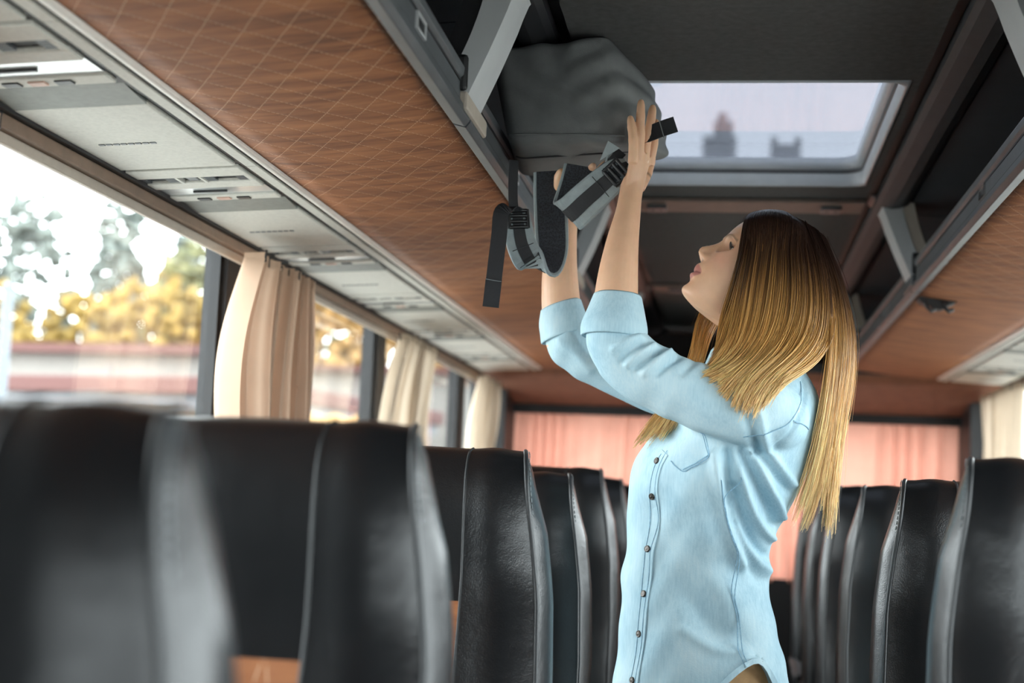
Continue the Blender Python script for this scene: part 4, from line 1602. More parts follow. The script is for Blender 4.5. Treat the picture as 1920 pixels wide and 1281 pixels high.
axn = np.array((-0.2004, 2.5800, 1.5956)) - np.array((-0.2049, 2.5750, 1.5123)); axn /= np.linalg.norm(axn)
cuff([((-0.2050, 2.5750, 1.5152), 0.0602, axn), ((-0.2047, 2.5750, 1.5346), 0.0602, axn), ((-0.2029, 2.5770, 1.5611), 0.0527, axn), ((-0.2012, 2.5800, 1.5897), 0.0442, axn)])
axf = np.array((-0.3384, 2.8500, 1.6088)) - np.array((-0.3230, 2.8500, 1.5422)); axf /= np.linalg.norm(axf)
axf = axf + np.array([-.12, 0, .0]); axf /= np.linalg.norm(axf)
cuff([((-0.3253, 2.8500, 1.5465), 0.0501, axf), ((-0.3282, 2.8500, 1.5658), 0.0501, axf), ((-0.3332, 2.8500, 1.5851), 0.0480, axf), ((-0.3362, 2.8500, 1.6066), 0.0428, axf)])

# placket with snaps down the front
pk = [(-0.1237, 2.6000, 1.3196), (-0.1428, 2.6000, 1.2883), (-0.1494, 2.6000, 1.2233), (-0.1517, 2.6000, 1.1758), (-0.1587, 2.6000, 1.1282), (-0.1626, 2.6000, 1.0716), (-0.1687, 2.6000, 0.9964), (-0.1741, 2.6000, 0.9310), (-0.1780, 2.6000, 0.8752)]


def strip_on(pts, width, n_, lift, mat, name, parent, thick=.0016):
    q = spline(np.array(pts, float), n_)
    P3, W3 = [], []
    for i, p in enumerate(q):
        s_, n3 = on_shirt(p, lift)
        P3.append(s_)
        W3.append(n3)
    P3 = np.array(P3)
    for _ in range(6):
        P3[1:-1] = (P3[:-2] + 2 * P3[1:-1] + P3[2:]) / 4
    T_ = np.gradient(P3, axis=0)
    Wd = np.cross(T_, np.array(W3))
    m_ = MB().ribbon(P3, width, Wd, thick)
    return wbuild(m_, name, mat, parent), P3, np.array(W3)


pl_o, P3, N3 = strip_on(pk, .026, 60, .0006, 'denim_light', 'placket', shirt, .0022)
for dx in (11.5, -12):
    strip_on([(p[0] + dx * .001, p[1], p[2]) for p in pk], .0011, 60, .0022, 'denim_seam', 'placket_stitching', shirt, .0007)
for p in ((-0.1482, 2.6000, 1.3063), (-0.1504, 2.6000, 1.2242), (-0.1602, 2.6000, 1.1433), (-0.1652, 2.6000, 1.0649), (-0.1732, 2.6000, 0.9878), (-0.1790, 2.6000, 0.9075)):
    s_, n3 = on_shirt(p, .0022)
    t1 = np.cross(n3, UPZ); t1 /= np.linalg.norm(t1)
    t2 = np.cross(t1, n3)
    a_ = np.arange(16) * 2 * PI / 16
    m_ = MB()
    m_.loft([s_ + n3 * h_ + r_ * (np.cos(a_)[:, None] * t1 + np.sin(a_)[:, None] * t2) for r_, h_ in ((.0062, -.001), (.0062, .0012), (.0050, .0022), (.0045, .0017), (.0030, .0021), (.0002, .0023))], cap=False)
    wbuild(m_, 'snap_button', 'snap_metal', shirt)
# breast pocket outline and seams
seams = {
    'pocket_edge': [[(-0.0421, 2.5500, 1.3485), (-0.0432, 2.5500, 1.3204), (-0.0482, 2.5500, 1.2997), (-0.0712, 2.5500, 1.2914), (-0.0923, 2.5500, 1.2832), (-0.1132, 2.5500, 1.2936), (-0.1276, 2.5500, 1.3062)],
                    [(-0.0467, 2.5500, 1.3465), (-0.0479, 2.5500, 1.3221), (-0.0520, 2.5500, 1.3033), (-0.0731, 2.5500, 1.2951), (-0.0925, 2.5500, 1.2878)]],
    'side_seam': [[(0.0117, 2.5500, 1.2667), (0.0096, 2.5500, 1.2389), (0.0104, 2.5500, 1.2066), (0.0181, 2.5500, 1.1564), (0.0319, 2.5500, 1.1113), (0.0386, 2.5500, 1.0570), (0.0426, 2.5500, 1.0029), (0.0443, 2.5500, 0.9687)],
                  [(0.0218, 2.5500, 1.2671), (0.0188, 2.5500, 1.2392), (0.0196, 2.5500, 1.2070), (0.0272, 2.5500, 1.1568), (0.0401, 2.5500, 1.1117), (0.0468, 2.5500, 1.0574), (0.0508, 2.5500, 1.0033), (0.0524, 2.5500, 0.9691)]],
    'armhole_seam': [[(0.0384, 2.5000, 1.3086), (0.0741, 2.5000, 1.3190), (0.1075, 2.5200, 1.3466), (0.1263, 2.5500, 1.3858), (0.1392, 2.6000, 1.4254), (0.1342, 2.6200, 1.4517)]],
    'yoke_seam': [[(0.1220, 2.5500, 1.3708), (0.1373, 2.5800, 1.3674), (0.1508, 2.6200, 1.3606)]],
}
for nm, ls_ in seams.items():
    for l_ in ls_:
        strip_on(l_, .0016, 50, .0010, 'denim_seam', nm, shirt, .0009)
# hem stitching along the curved tail
hemr = RT[-1]
hc_ = hemr.mean(0)
hp, hn = [], []
for i in range(3, len(hemr) // 2 - 3):
    q_ = hemr[i] + np.array([0, 0, .008])
    d_ = hemr[i] - hc_
    d_[2] = 0
    s_, n3 = on_shirt(q_ + d_ / np.linalg.norm(d_) * .004, .0012)
    n3[2] = 0
    hp.append(s_)
    hn.append(n3 / np.linalg.norm(n3))
hp, hn = np.array(hp), np.array(hn)
for _ in range(3):
    hp[1:-1] = (hp[:-2] + 2 * hp[1:-1] + hp[2:]) / 4
    hn[1:-1] = (hn[:-2] + 2 * hn[1:-1] + hn[2:]) / 4
wbuild(MB().ribbon(hp, .010, np.cross(np.gradient(hp, axis=0), hn), .003), 'hem', 'denim_light', shirt)
# collar round the neck
m_ = MB()
cc = np.array((0.0309, 2.7450, 1.5042))
n_ = 40
a_ = np.arange(n_) * 2 * PI / n_
rr = []
for dz, r_ in ((-.022, .068), (.000, .066), (.022, .060), (.026, .0615), (.020, .066), (-.005, .076), (-.018, .082)):
    x_ = np.cos(a_)[:, None] * BF * r_ * 1.0 + np.sin(a_)[:, None] * BL * r_ * .95
    zz_ = dz - .012 * np.cos(a_)
    rr.append(cc + x_ + zz_[:, None] * UPZ)
m_.loft(rr, cap=False)
wbuild(m_, 'collar', 'denim_light', shirt)

# --- trousers and shoes ---------------------------------------------------------
tr_ = MB()
tz = torso_rings(0.88, hem=False, n=48, m=40)[31:]
tr_.loft(tz)
base_c = tz[-1].mean(0)
for sg in (1, -1):
    o_ = BL * sg * .086
    limb(tr_, [base_c + o_ + (0, 0, .06), base_c + o_ + (0, 0, -.02), hipc + o_ + (0, 0, .70), hipc + o_ * .95 + (-.005, 0, .48), hipc + o_ * .9 + (.01, 0, .28), hipc + o_ * .9 + (.02, 0, .11)],
         [.064, .070, .078, .068, .062, .058], 24)
tm = remesh(tr_, 0.006, 4)
c2, n2 = mesh_np(tm)
c2 = c2 + n2 * (.0015 * np.sin(60 * c2[:, 2] + 30 * c2[:, 0]))[:, None]
tm.vertices.foreach_set('co', (c2 - WO).astype(np.float32).ravel())
tm.materials.clear()
tm.materials.append(M['khaki'])
tm.polygons.foreach_set('use_smooth', np.ones(len(tm.polygons), bool))
to = bpy.data.objects.new('trousers', tm)
COL.objects.link(to)
to.parent = woman
for sg in (1, -1):
    m_ = MB()
    b_ = hipc + BL * sg * .086 * .9 + (.02, 0, 0)
    for t_, w_, h_ in ((-.07, .032, .075), (-.03, .038, .085), (.04, .042, .075), (.10, .046, .06), (.16, .042, .045), (.19, .022, .03)):
        pass
    rr = []
    for t_, w_, h_ in ((-.07, .030, .075), (-.03, .038, .090), (.04, .042, .080), (.10, .047, .062), (.16, .042, .048), (.195, .020, .030)):
        q = b_ + BF * t_
        rr.append([q + BL * w_ * cx_ + UPZ * (h_ * cz_) for cx_, cz_ in ((-1, 0), (1, 0), (1.05, .35), (.8, .85), (0, 1), (-.8, .85), (-1.05, .35))])
    m_.loft(rr)
    wbuild(m_, 'shoe', 'shoe_white', None, bevel=.004)

# ------------------------------------------------------------------ her hair
a = NT('hair')
at_ = a.n('ShaderNodeAttribute', attribute_name='hc')
a.base(at_.outputs['Color'])
a.set(Roughness=0.32)
a.b.inputs['Specular IOR Level'].default_value = 0.45
M['hair'] = a.m
RN = np.random.default_rng(12)
STOPS = np.array([0, .09, .15, .21, .29, .40, .60])
SCOL = np.array([(.020, .010, .0075), (.030, .0145, .0095), (.085, .038, .016), (.34, .165, .047), (.68, .375, .115), (.88, .54, .215), (.92, .61, .30)])


def strands(guides, count, layer, clump, spread, flare, rad, npt=24, smin=.92, hue=0.0):
    """hair strands between neighbouring guide curves; returns (count, npt, 3)"""
    t = np.linspace(0, 1, npt) ** 1.45
    G = []
    for g in guides:
        q = spline(np.array(g), 90)
        for i in range(90):
            if np.linalg.norm(q[i] - HC) < .14:
                hit = head_bvh.find_nearest(Vector(q[i]))
                a_, n_ = np.array(hit[0]), np.array(hit[1])
                if (q[i] - a_) @ n_ < .006:
                    q[i] = a_ + n_ * .006
        for _ in range(6):
            q[1:-1] = (q[:-2] + 2 * q[1:-1] + q[2:]) / 4
        k_ = t * 89
        i0 = np.minimum(k_.astype(int), 88)
        G.append(q[i0] * (1 - (k_ - i0))[:, None] + q[i0 + 1] * (k_ - i0)[:, None])
    G = np.array(G)
    ng = len(G)
    u = RN.uniform(0, ng - 1, count)
    uc = np.round(u * clump) / clump
    pull = (t ** 1.6)[None, :] * .80
    uu = np.clip(u[:, None] * (1 - pull) + uc[:, None] * pull, 0, ng - 1.0001)
    i = uu.astype(int)
    fr = (uu - i)[..., None]
    k_ = np.arange(npt)[None, :]
    P_ = G[i, k_] * (1 - fr) + G[np.minimum(i + 1, ng - 1), k_] * fr
    # layers of the mass, soft waves, frayed ends
    lay = RN.uniform(-1, 1, count)
    P_[..., 1] += layer * lay[:, None] * (0.25 + .75 * np.minimum(t * 3, 1))[None, :]
    j = RN.normal(size=(count, 3)) * spread
    P_ += j[:, None, :] * (0.15 + t ** 1.2)[None, :, None]
    ph = RN.uniform(0, 6.28, (count, 2))
    am = RN.uniform(.0, flare, count)
    P_[..., 0] += am[:, None] * np.sin(7 * t[None, :] + ph[:, :1]) * t[None, :]
    P_[..., 2] += .4 * am[:, None] * np.sin(9 * t[None, :] + ph[:, 1:]) * t[None, :]
    # different lengths
    cl_len = np.random.default_rng(int(clump * 7 + count)).uniform(smin, 1.0, 400)
    ln = cl_len[np.round(u * clump).astype(int) % 400] * RN.uniform(.93, 1.0, count)
    tt = np.linspace(0, 1, npt)[None, :] * ln[:, None] * (npt - 1)
    b0 = np.minimum(tt.astype(int), npt - 2)
    w_ = (tt - b0)[..., None]
    r_ = np.arange(count)[:, None]
    out = P_[r_, b0] * (1 - w_) + P_[r_, b0 + 1] * w_
    # keep every strand outside the skull
    off = RN.uniform(.0025, .010, count)
    near = (np.linalg.norm(out - HC, axis=2) < .135)
    for a_ in range(count):
        for b_ in np.nonzero(near[a_])[0]:
            hit = head_bvh.find_nearest(Vector(out[a_, b_]))
            if hit[0] is None:
                continue
            q_, n_ = np.array(hit[0]), np.array(hit[1])
            dd = (out[a_, b_] - q_) @ n_
            if dd < off[a_]:
                out[a_, b_] = q_ + n_ * off[a_]
    # iron out the pushes along each strand
    for _ in range(2):
        out[:, 1:-1] = (out[:, :-2] + 2 * out[:, 1:-1] + out[:, 2:]) / 4
    return out


def hair_mesh(name, parts, rad, extra_bright=0.0):
    P_ = np.concatenate(parts)
    n_, m_ = P_.shape[:2]
    T_ = np.gradient(P_, axis=1)
    T_ /= np.linalg.norm(T_, axis=2, keepdims=True) + 1e-12
    ref = np.array([0.31, 0.9, 0.22])
    S_ = np.cross(T_, ref)
    S_ /= np.linalg.norm(S_, axis=2, keepdims=True) + 1e-12
    B_ = np.cross(T_, S_)
    t = np.linspace(0, 1, m_) ** 1.45
    rr = (rad * (1 - .55 * t ** 3))[None, :, None] * RN.uniform(.7, 1.25, n_)[:, None, None]
    V = np.stack([P_ + rr * (math.cos(q) * S_ + math.sin(q) * B_) for q in (0, 2.094, 4.189)], 2)     # n, m, 3, 3
    base = (np.arange(n_) * m_ * 3)[:, None, None]
    ii = np.arange(m_ - 1)[None, :, None] * 3
    kk = np.arange(3)[None, None, :]
    k2 = (kk + 1) % 3
    F_ = np.stack([base + ii + kk, base + ii + k2, base + ii + 3 + k2, base + ii + 3 + kk], -1).reshape(-1, 4)
    arc = np.concatenate([np.zeros((n_, 1)), np.cumsum(np.linalg.norm(np.diff(P_, axis=1), axis=2), 1)], 1)
    sh_ = RN.normal(size=n_) * .022
    streak = RN.uniform(.5, 1.25, n_)
    c_ = np.stack([np.interp(arc + sh_[:, None], STOPS, SCOL[:, q]) for q in range(3)], -1) * streak[:, None, None]
    c_ = np.clip(c_ * 1.12, 0, .95)
    C4 = np.ones((n_, m_, 3, 4), np.float32)
    C4[..., :3] = c_[:, :, None, :]
    me = bpy.data.meshes.new(name)
    vv = (V.reshape(-1, 3) - WO).astype(np.float32)
    me.vertices.add(len(vv))
    me.vertices.foreach_set('co', vv.ravel())
    me.loops.add(F_.size)
    me.loops.foreach_set('vertex_index', F_.astype(np.int32).ravel())
    me.polygons.add(len(F_))
    me.polygons.foreach_set('loop_start', (np.arange(len(F_)) * 4).astype(np.int32))
    me.polygons.foreach_set('use_smooth', np.ones(len(F_), bool))
    me.update(calc_edges=True)
    ca = me.color_attributes.new('hc', 'FLOAT_COLOR', 'POINT')
    ca.data.foreach_set('color', C4.ravel())
    me.materials.append(M['hair'])
    o_ = bpy.data.objects.new(name, me)
    COL.objects.link(o_)
    o_.parent = woman
    o_['kind'] = 'stuff'
    return o_


A_ = [[(0.0405, 2.7350, 1.7730), (0.0249, 2.6850, 1.7263), (0.0122, 2.6680, 1.6727), (-0.0021, 2.6680, 1.6175), (-0.0146, 2.6700, 1.5727), (-0.0191, 2.6550, 1.5212), (-0.0289, 2.5900, 1.4713)],
      [(0.0544, 2.7350, 1.7783), (0.0408, 2.6720, 1.7039), (0.0296, 2.6540, 1.6309), (0.0215, 2.6480, 1.5607), (0.0091, 2.6220, 1.5065), (-0.0153, 2.5480, 1.4638), (-0.0499, 2.5280, 1.4459)],
      [(0.0763, 2.7350, 1.7806), (0.0740, 2.6640, 1.6930), (0.0674, 2.6450, 1.6105), (0.0572, 2.6360, 1.5404), (0.0329, 2.5950, 1.4907), (-0.0012, 2.5250, 1.4545), (-0.0364, 2.5120, 1.4337)],
      [(0.1014, 2.7350, 1.7758), (0.1109, 2.6640, 1.6836), (0.1137, 2.6450, 1.5967), (0.0993, 2.6320, 1.5293), (0.0660, 2.5550, 1.4742), (0.0292, 2.5050, 1.4350), (0.0104, 2.4970, 1.3824)],
      [(0.1264, 2.7350, 1.7658), (0.1462, 2.6720, 1.6756), (0.1543, 2.6520, 1.5887), (0.1413, 2.6360, 1.5211), (0.0993, 2.5560, 1.4696), (0.0565, 2.5000, 1.4244), (0.0347, 2.5000, 1.3522)],
      [(0.1514, 2.7350, 1.7507), (0.1763, 2.6880, 1.6688), (0.1860, 2.6680, 1.5768), (0.1767, 2.6560, 1.5144), (0.1418, 2.5960, 1.4708), (0.1024, 2.5300, 1.4430), (0.0785, 2.5080, 1.4165)]]
B_ = [[(0.1314, 2.7350, 1.7618), (0.1645, 2.6850, 1.6681), (0.1803, 2.6650, 1.5665), (0.1766, 2.6450, 1.4764), (0.1648, 2.6400, 1.3793), (0.1427, 2.6500, 1.2832), (0.1060, 2.6700, 1.1812)],
      [(0.1545, 2.7350, 1.7477), (0.1866, 2.6940, 1.6550), (0.2025, 2.6800, 1.5591), (0.1971, 2.6650, 1.4691), (0.1832, 2.6600, 1.3714), (0.1664, 2.6650, 1.2748), (0.1427, 2.6800, 1.1664)],
      [(0.1687, 2.7380, 1.7362), (0.1997, 2.7120, 1.6481), (0.2177, 2.7000, 1.5520), (0.2125, 2.6900, 1.4620), (0.1965, 2.6850, 1.3635), (0.1868, 2.6850, 1.2663), (0.1812, 2.6900, 1.1679)],
      [(0.1780, 2.7420, 1.7268), (0.2079, 2.7420, 1.6428), (0.2304, 2.7350, 1.5445), (0.2251, 2.7250, 1.4555), (0.2066, 2.7150, 1.3556), (0.1950, 2.7050, 1.2572), (0.1909, 2.7050, 1.1642)]]
B2_ = [[(0.1322, 2.7500, 1.7606), (0.1765, 2.7950, 1.6762), (0.2045, 2.8100, 1.5650), (0.2015, 2.8000, 1.4612), (0.1815, 2.7850, 1.3479), (0.1529, 2.7700, 1.2463), (0.1214, 2.7600, 1.1755)],
       [(0.1756, 2.7500, 1.7252), (0.2102, 2.7700, 1.6420), (0.2319, 2.7750, 1.5410), (0.2228, 2.7650, 1.4387), (0.2022, 2.7550, 1.3374), (0.1876, 2.7450, 1.2376), (0.1720, 2.7400, 1.1683)]]
C_ = [[(0.0317, 2.7450, 1.7687), (0.0044, 2.8060, 1.7065), (-0.0332, 2.8220, 1.6398), (-0.0628, 2.8220, 1.5811), (-0.0667, 2.8000, 1.5156), (-0.0905, 2.7400, 1.4374), (-0.1364, 2.6900, 1.3723), (-0.1734, 2.6620, 1.3144)],
      [(0.0417, 2.7450, 1.7750), (0.0209, 2.8140, 1.7082), (-0.0185, 2.8320, 1.6310), (-0.0521, 2.8260, 1.5661), (-0.0601, 2.7900, 1.5064), (-0.0825, 2.7150, 1.4306), (-0.1217, 2.6520, 1.3657), (-0.1505, 2.6300, 1.3276)],
      [(0.0546, 2.7450, 1.7793), (0.0416, 2.8200, 1.7043), (0.0004, 2.8380, 1.6217), (-0.0373, 2.8280, 1.5561), (-0.0497, 2.7850, 1.4990), (-0.0681, 2.7000, 1.4249), (-0.0914, 2.6200, 1.3649), (-0.1068, 2.5960, 1.3334)]]
T_ = [[(0.0366, 2.7450, 1.7739), (0.0279, 2.7900, 1.7461), (0.0255, 2.8150, 1.6873), (0.0312, 2.8300, 1.6264)],
      [(0.0666, 2.7450, 1.7815), (0.0791, 2.8000, 1.7487), (0.0867, 2.8250, 1.6689), (0.0835, 2.8300, 1.5855)],
      [(0.1068, 2.7450, 1.7758), (0.1302, 2.8000, 1.7389), (0.1433, 2.8250, 1.6490), (0.1400, 2.8200, 1.5439)],
      [(0.1470, 2.7450, 1.7557), (0.1756, 2.7900, 1.7065), (0.1916, 2.8100, 1.6165), (0.1945, 2.8000, 1.5224)],
      [(0.1752, 2.7450, 1.7294), (0.2012, 2.7600, 1.6607), (0.2210, 2.7700, 1.5809), (0.2223, 2.7700, 1.4997)]]
hair_mesh('hair', [strands(A_, 4200, .007, 9, .0022, .003, .0007), strands(A_, 500, .010, 30, .004, .006, .0006),
                   strands(B_, 2600, .006, 22, .0042, .006, .0007, smin=.70), strands(B2_, 1100, .012, 14, .004, .004, .0007, smin=.70),
                   strands(C_, 1500, .008, 9, .0036, .004, .0007, smin=.88), strands(T_, 1500, .006, 12, .003, .003, .0007)], .00072)
hair_mesh('flyaway_hair', [strands(A_, 60, .012, 200, .010, .010, .0004, smin=.6), strands(B_, 90, .016, 200, .014, .016, .0004, smin=.6),
                           strands(C_, 60, .014, 200, .012, .012, .0004, smin=.6)], .00032)

# ------------------------------------------------------------------ the backpack
a = NT('bag_cloth')
v = a.coords()
a.base(a.ramp(a.noise(v, 9, 5), [(0.3, (0.105, 0.110, 0.112)), (0.7, (0.165, 0.170, 0.170))]))
a.set(Roughness=0.7)
a.b.inputs['Specular IOR Level'].default_value = 0.25
a.bump(a.math('ADD', a.math('MULTIPLY', a.noise(v, 16, 4), 5.0), a.noise(v, 700, 1)), 0.30, 0.002)
M['bag_cloth'] = a.m
plain('strap_grey', (0.26, 0.30, 0.31), 0.75, vary=0.12, scale=60, bump=0.3)
plain('webbing', (0.006, 0.0065, 0.009), 0.7, vary=0.2, scale=200)
plain('buckle_black', (0.010, 0.010, 0.011), 0.35)
a = NT('air_mesh')
vo = a.n('ShaderNodeTexVoronoi')
vo.inputs['Scale'].default_value = 330
a.l(a.coords(), vo.inputs['Vector'])
a.base(a.ramp(vo.outputs['Distance'], [(0.25, (0.006, 0.006, 0.008)), (0.6, (0.030, 0.034, 0.044))]))
a.set(Roughness=0.8)
M['air_mesh'] = a.m

bag = empty('backpack', (-0.2890, 2.7900, 1.8921), 'dark grey backpack with hanging straps held up to the left luggage rack', 'backpack')
BO = np.array(bag.location)


def bbuild(mb, name, mat, parent=None, **kw):
    mb.v = [tuple(np.array(p) - BO) for p in mb.v]
    return mb.build(name, mat, parent or bag, **kw)


# soft rounded box through eight corners (near/far, left/right, bottom/top)
CN = {(0, 0, 0): (-0.4291, 2.6650, 1.8986), (1, 0, 0): (-0.1994, 2.6520, 1.8921), (0, 0, 1): (-0.4692, 2.6300, 2.0725), (1, 0, 1): (-0.2352, 2.6350, 2.0997),
      (0, 1, 0): (-0.4444, 2.9450, 1.8850), (1, 1, 0): (-0.1239, 2.9150, 1.9255), (0, 1, 1): (-0.4819, 2.9450, 2.0997), (1, 1, 1): (-0.1735, 2.9300, 2.0945)}


def bagmap(p):
    """p in [-1,1]^3 (length, depth, height) -> world"""
    w = (p + 1) / 2
    out = np.zeros_like(p)
    for (i, j, k_), c_ in CN.items():
        wt = (w[:, 0] if i else 1 - w[:, 0]) * (w[:, 1] if j else 1 - w[:, 1]) * (w[:, 2] if k_ else 1 - w[:, 2])
        out += wt[:, None] * np.array(c_)
    return out


NB = 26
lin = np.linspace(-1, 1, NB)
verts, faces, key = [], [], {}


def vid(p):
    k_ = tuple(np.round(p, 5))
    if k_ not in key:
        key[k_] = len(verts)
        verts.append(p)
    return key[k_]


for ax in range(3):
    for sg in (-1, 1):
        for i in range(NB - 1):
            for j in range(NB - 1):
                q = []
                for (di, dj) in ((0, 0), (1, 0), (1, 1), (0, 1)):
                    p = [0, 0, 0]
                    p[ax] = sg
                    p[(ax + 1) % 3] = lin[i + di]
                    p[(ax + 2) % 3] = lin[j + dj]
                    q.append(vid(p))
                faces.append(q if sg > 0 else q[::-1])
V = np.array(verts, float)
rad3 = np.array([.20, .17, .16])
q = np.clip(V, -(1 - rad3), 1 - rad3)
d = (V - q) / rad3
dn = np.linalg.norm(d, axis=1, keepdims=True)
V2 = q + np.where(dn > 1e-6, d / np.maximum(dn, 1e-6), 0) * rad3
W_ = bagmap(V2)
cen = W_.mean(0)
# stuffed belly and creases
bel = (1 - V[:, 0] ** 2) * (1 - V[:, 2] ** 2)
W_[:, 1] += -.020 * bel * (V[:, 1] < -.5) * 1.0
endb = (1 - V[:, 1] ** 2) * (1 - V[:, 2] ** 2) * np.clip(V[:, 0], 0, 1) ** 4
W_[:, 0] += .016 * endb
creas = .0045 * np.sin(9 * V[:, 0] + 5 * V[:, 2] + 2 * np.sin(4 * V[:, 2])) * np.clip(.9 - np.abs(V[:, 0]), 0, 1) + .004 * np.sin(12 * V[:, 2] - 6 * V[:, 0]) * (V[:, 0] > .2)
dirn = (W_ - cen) / np.linalg.norm(W_ - cen, axis=1, keepdims=True)
W_ += dirn * creas[:, None]
m = MB().add(W_, faces, 0, True)
bb = bbuild(m, 'bag_body', 'bag_cloth')
sb = bb.modifiers.new('sub', 'SUBSURF')
sb.levels = sb.render_levels = 1


def bagline(pts, lift=1.012):
    P_ = np.array(pts, float)
    q_ = np.clip(P_, -(1 - rad3), 1 - rad3)
    d_ = (P_ - q_) / rad3
    n_ = np.linalg.norm(d_, axis=1, keepdims=True)
    P2 = q_ + np.where(n_ > 1e-6, d_ / np.maximum(n_, 1e-6), 0) * rad3
    w_ = bagmap(P2)
    b_ = (1 - P_[:, 0] ** 2) * (1 - P_[:, 2] ** 2)
    w_[:, 1] += -.020 * b_ * (P_[:, 1] < -.5)
    return cen + (w_ - cen) * lift


tt = np.linspace(-1, 1, 40)
# seams along the bottom edges and round the end panel
m = MB().tube(bagline([(x, -1, -.86) for x in tt]), .0020, 6); bbuild(m, 'seam', 'bag_cloth')
m = MB().tube(bagline([(x, -.15, -1) for x in tt]), .0018, 6); bbuild(m, 'seam', 'webbing')
# side tab with a grey loop
m = MB().add([(-0.2346, 2.6400, 1.8930), (-0.2121, 2.6400, 1.8788), (-0.2512, 2.6600, 1.8589), (-0.2353, 2.6480, 1.8950), (-0.2128, 2.6480, 1.8808), (-0.2520, 2.6680, 1.8608)],
             [(0, 1, 2), (5, 4, 3), (0, 3, 4, 1), (1, 4, 5, 2), (2, 5, 3, 0)])
bbuild(m, 'strap_tab', 'strap_grey')
m = MB().tube(spline([(-0.2292, 2.6550, 1.8742), (-0.2356, 2.6520, 1.8632), (-0.2370, 2.6520, 1.8468), (-0.2309, 2.6550, 1.8373)], 12), .0030, 8); bbuild(m, 'tab_loop', 'strap_grey')
m = MB().ribbon(spline([(-0.2086, 2.6480, 1.8746), (-0.2261, 2.6500, 1.8546), (-0.2524, 2.6600, 1.8342), (-0.2629, 2.6700, 1.8200)], 12), .020, (.5, 0, -.5), .003); bbuild(m, 'tab_webbing', 'webbing')


def padded(path, width, wdir, name, n_=44, flip=1, buckle=None):
    """padded shoulder strap: grey outside, black air mesh inside, webbing down the middle"""
    P_ = spline(np.array(path), n_)
    Wd = spline(np.array(wdir), n_)
    wd = spline(np.array(width)[:, None], n_)[:, 0]
    T_ = np.gradient(P_, axis=0)
    T_ /= np.linalg.norm(T_, axis=1)[:, None]
    Wd = Wd - T_ * (Wd * T_).sum(1)[:, None]
    Wd /= np.linalg.norm(Wd, axis=1)[:, None]
    N_ = np.cross(T_, Wd) * flip
    root = bbuild(MB().ribbon(P_, wd, Wd, .008), name, 'strap_grey', bevel=.003)
    o_ = MB().ribbon(P_ + N_ * .0050, wd * .44, Wd, .0022)
    bbuild(o_, 'strap_webbing', 'webbing', root)
    o_ = MB().ribbon(P_ - N_ * .0048, wd * .90, Wd, .0030)
    bbuild(o_, 'strap_mesh', 'air_mesh', root)
    for sg in (1, -1):
        o_ = MB().tube(P_ + sg * Wd * wd[:, None] / 2, .0036, 6)
        bbuild(o_, 'strap_piping', 'strap_grey', root)
    for i in (n_ - 12, n_ - 16):
        o_ = MB().tube([P_[i] + N_[i] * .0062 - Wd[i] * wd[i] * .42, P_[i] + N_[i] * .0062 + Wd[i] * wd[i] * .42], .0008, 4)
        bbuild(o_, 'cross_stitch', 'buckle_black', root)
    # ladder-lock buckle at the end
    if buckle:
        i = n_ - buckle
        c_, t_, w_, n3 = P_[i] + N_[i] * .008, T_[i], Wd[i], N_[i]
        bk = None
        for k_, off in enumerate((-.016, -.005, .006, .016)):
            q_ = MB().tube([c_ + t_ * off - w_ * .018, c_ + t_ * off + n3 * .0015, c_ + t_ * off + w_ * .018], .0036, 8)
            if bk is None:
                bk = bbuild(q_, 'buckle', 'buckle_black', root)
            else:
                bbuild(q_, 'buckle_bar', 'buckle_black', root)
        for sg in (1, -1):
            q_ = MB().tube([c_ - t_ * .018 + sg * w_ * .018, c_ + t_ * .018 + sg * w_ * .018], .0038, 8)
            bbuild(q_, 'buckle_side', 'buckle_black', root)
    return root


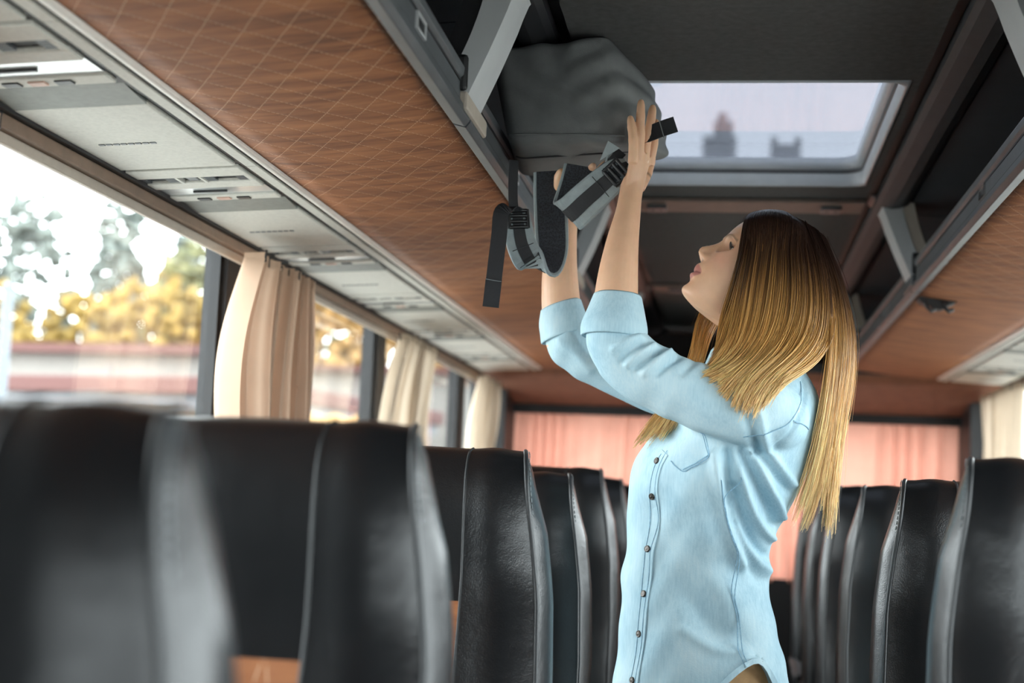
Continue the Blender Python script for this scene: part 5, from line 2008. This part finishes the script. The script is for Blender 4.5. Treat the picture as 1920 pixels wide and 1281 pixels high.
padded([(-0.3641, 2.8000, 1.8701), (-0.3599, 2.8000, 1.8181), (-0.3549, 2.7950, 1.7579), (-0.3511, 2.7800, 1.7070), (-0.3580, 2.7450, 1.6691), (-0.3803, 2.7150, 1.6721), (-0.3980, 2.7000, 1.7004), (-0.4061, 2.6950, 1.7378), (-0.4093, 2.6950, 1.7659)],
       [.056, .060, .060, .058, .056, .054, .052, .048, .040],
       [(1, .05, 0), (1, .05, -.05), (1, .1, -.1), (1, .2, -.25), (1, .35, -.4), (1, .4, -.25), (1, .35, -.1), (1, .3, 0), (1, .3, 0)], 'shoulder_strap', buckle=4, flip=-1)
padded([(-0.2921, 2.7050, 1.8590), (-0.2988, 2.7040, 1.8190), (-0.3091, 2.7000, 1.7743), (-0.3035, 2.6720, 1.7583), (-0.2772, 2.6550, 1.7786), (-0.2499, 2.6450, 1.8012), (-0.2239, 2.6350, 1.8225), (-0.2080, 2.6300, 1.8367), (-0.1965, 2.6300, 1.8479)],
       [.056, .060, .062, .064, .062, .060, .054, .042, .014],
       [(.8, 0, -.4), (.75, 0, -.5), (.7, .1, -.6), (.66, .1, -.7), (.64, .1, -.76), (.64, .1, -.76), (.64, .1, -.76), (.64, .1, -.76), (.64, .1, -.76)], 'shoulder_strap', buckle=9, flip=-1)
# thin strap from the rail to the first buckle, and the loose black webbing ends
m = MB().ribbon(spline([(-0.4190, 2.6900, 1.8672), (-0.4194, 2.6900, 1.8253), (-0.4178, 2.6900, 1.7887), (-0.4151, 2.6920, 1.7652)], 14), .018, (1, .2, 0), .002); bbuild(m, 'connecting_strap', 'webbing')
P_ = spline([(-0.4058, 2.6850, 1.7659), (-0.4216, 2.6720, 1.7693), (-0.4355, 2.6650, 1.7574), (-0.4373, 2.6620, 1.7155), (-0.4413, 2.6620, 1.6642), (-0.4439, 2.6620, 1.6283), (-0.4483, 2.6650, 1.5767)], 30)
lw = bbuild(MB().ribbon(P_, .030, (1, .1, -.12), .0025), 'loose_webbing', 'webbing')
m = MB().ribbon(spline([(-0.4434, 2.6590, 1.6289), (-0.4453, 2.6590, 1.6023), (-0.4476, 2.6610, 1.5761)], 8), .031, (1, .1, -.12), .0025); bbuild(m, 'folded_end', 'webbing', lw)
m = MB().tube([(-0.4583, 2.6560, 1.6292), (-0.4428, 2.6560, 1.6264), (-0.4285, 2.6560, 1.6246)], .0008, 4); bbuild(m, 'end_stitch', 'thread_grey', lw)
P_ = spline([(-0.1826, 2.6400, 1.8911), (-0.1623, 2.6280, 1.9004), (-0.1348, 2.6240, 1.9116), (-0.1085, 2.6240, 1.9207)], 16)
lw = bbuild(MB().ribbon(P_, .030, (.35, 0, .9), .0025), 'loose_webbing', 'webbing')
m = MB().tube([(-0.1390, 2.6200, 1.9267), (-0.1292, 2.6200, 1.8944)], .0009, 4); bbuild(m, 'end_stitch', 'thread_grey', lw)
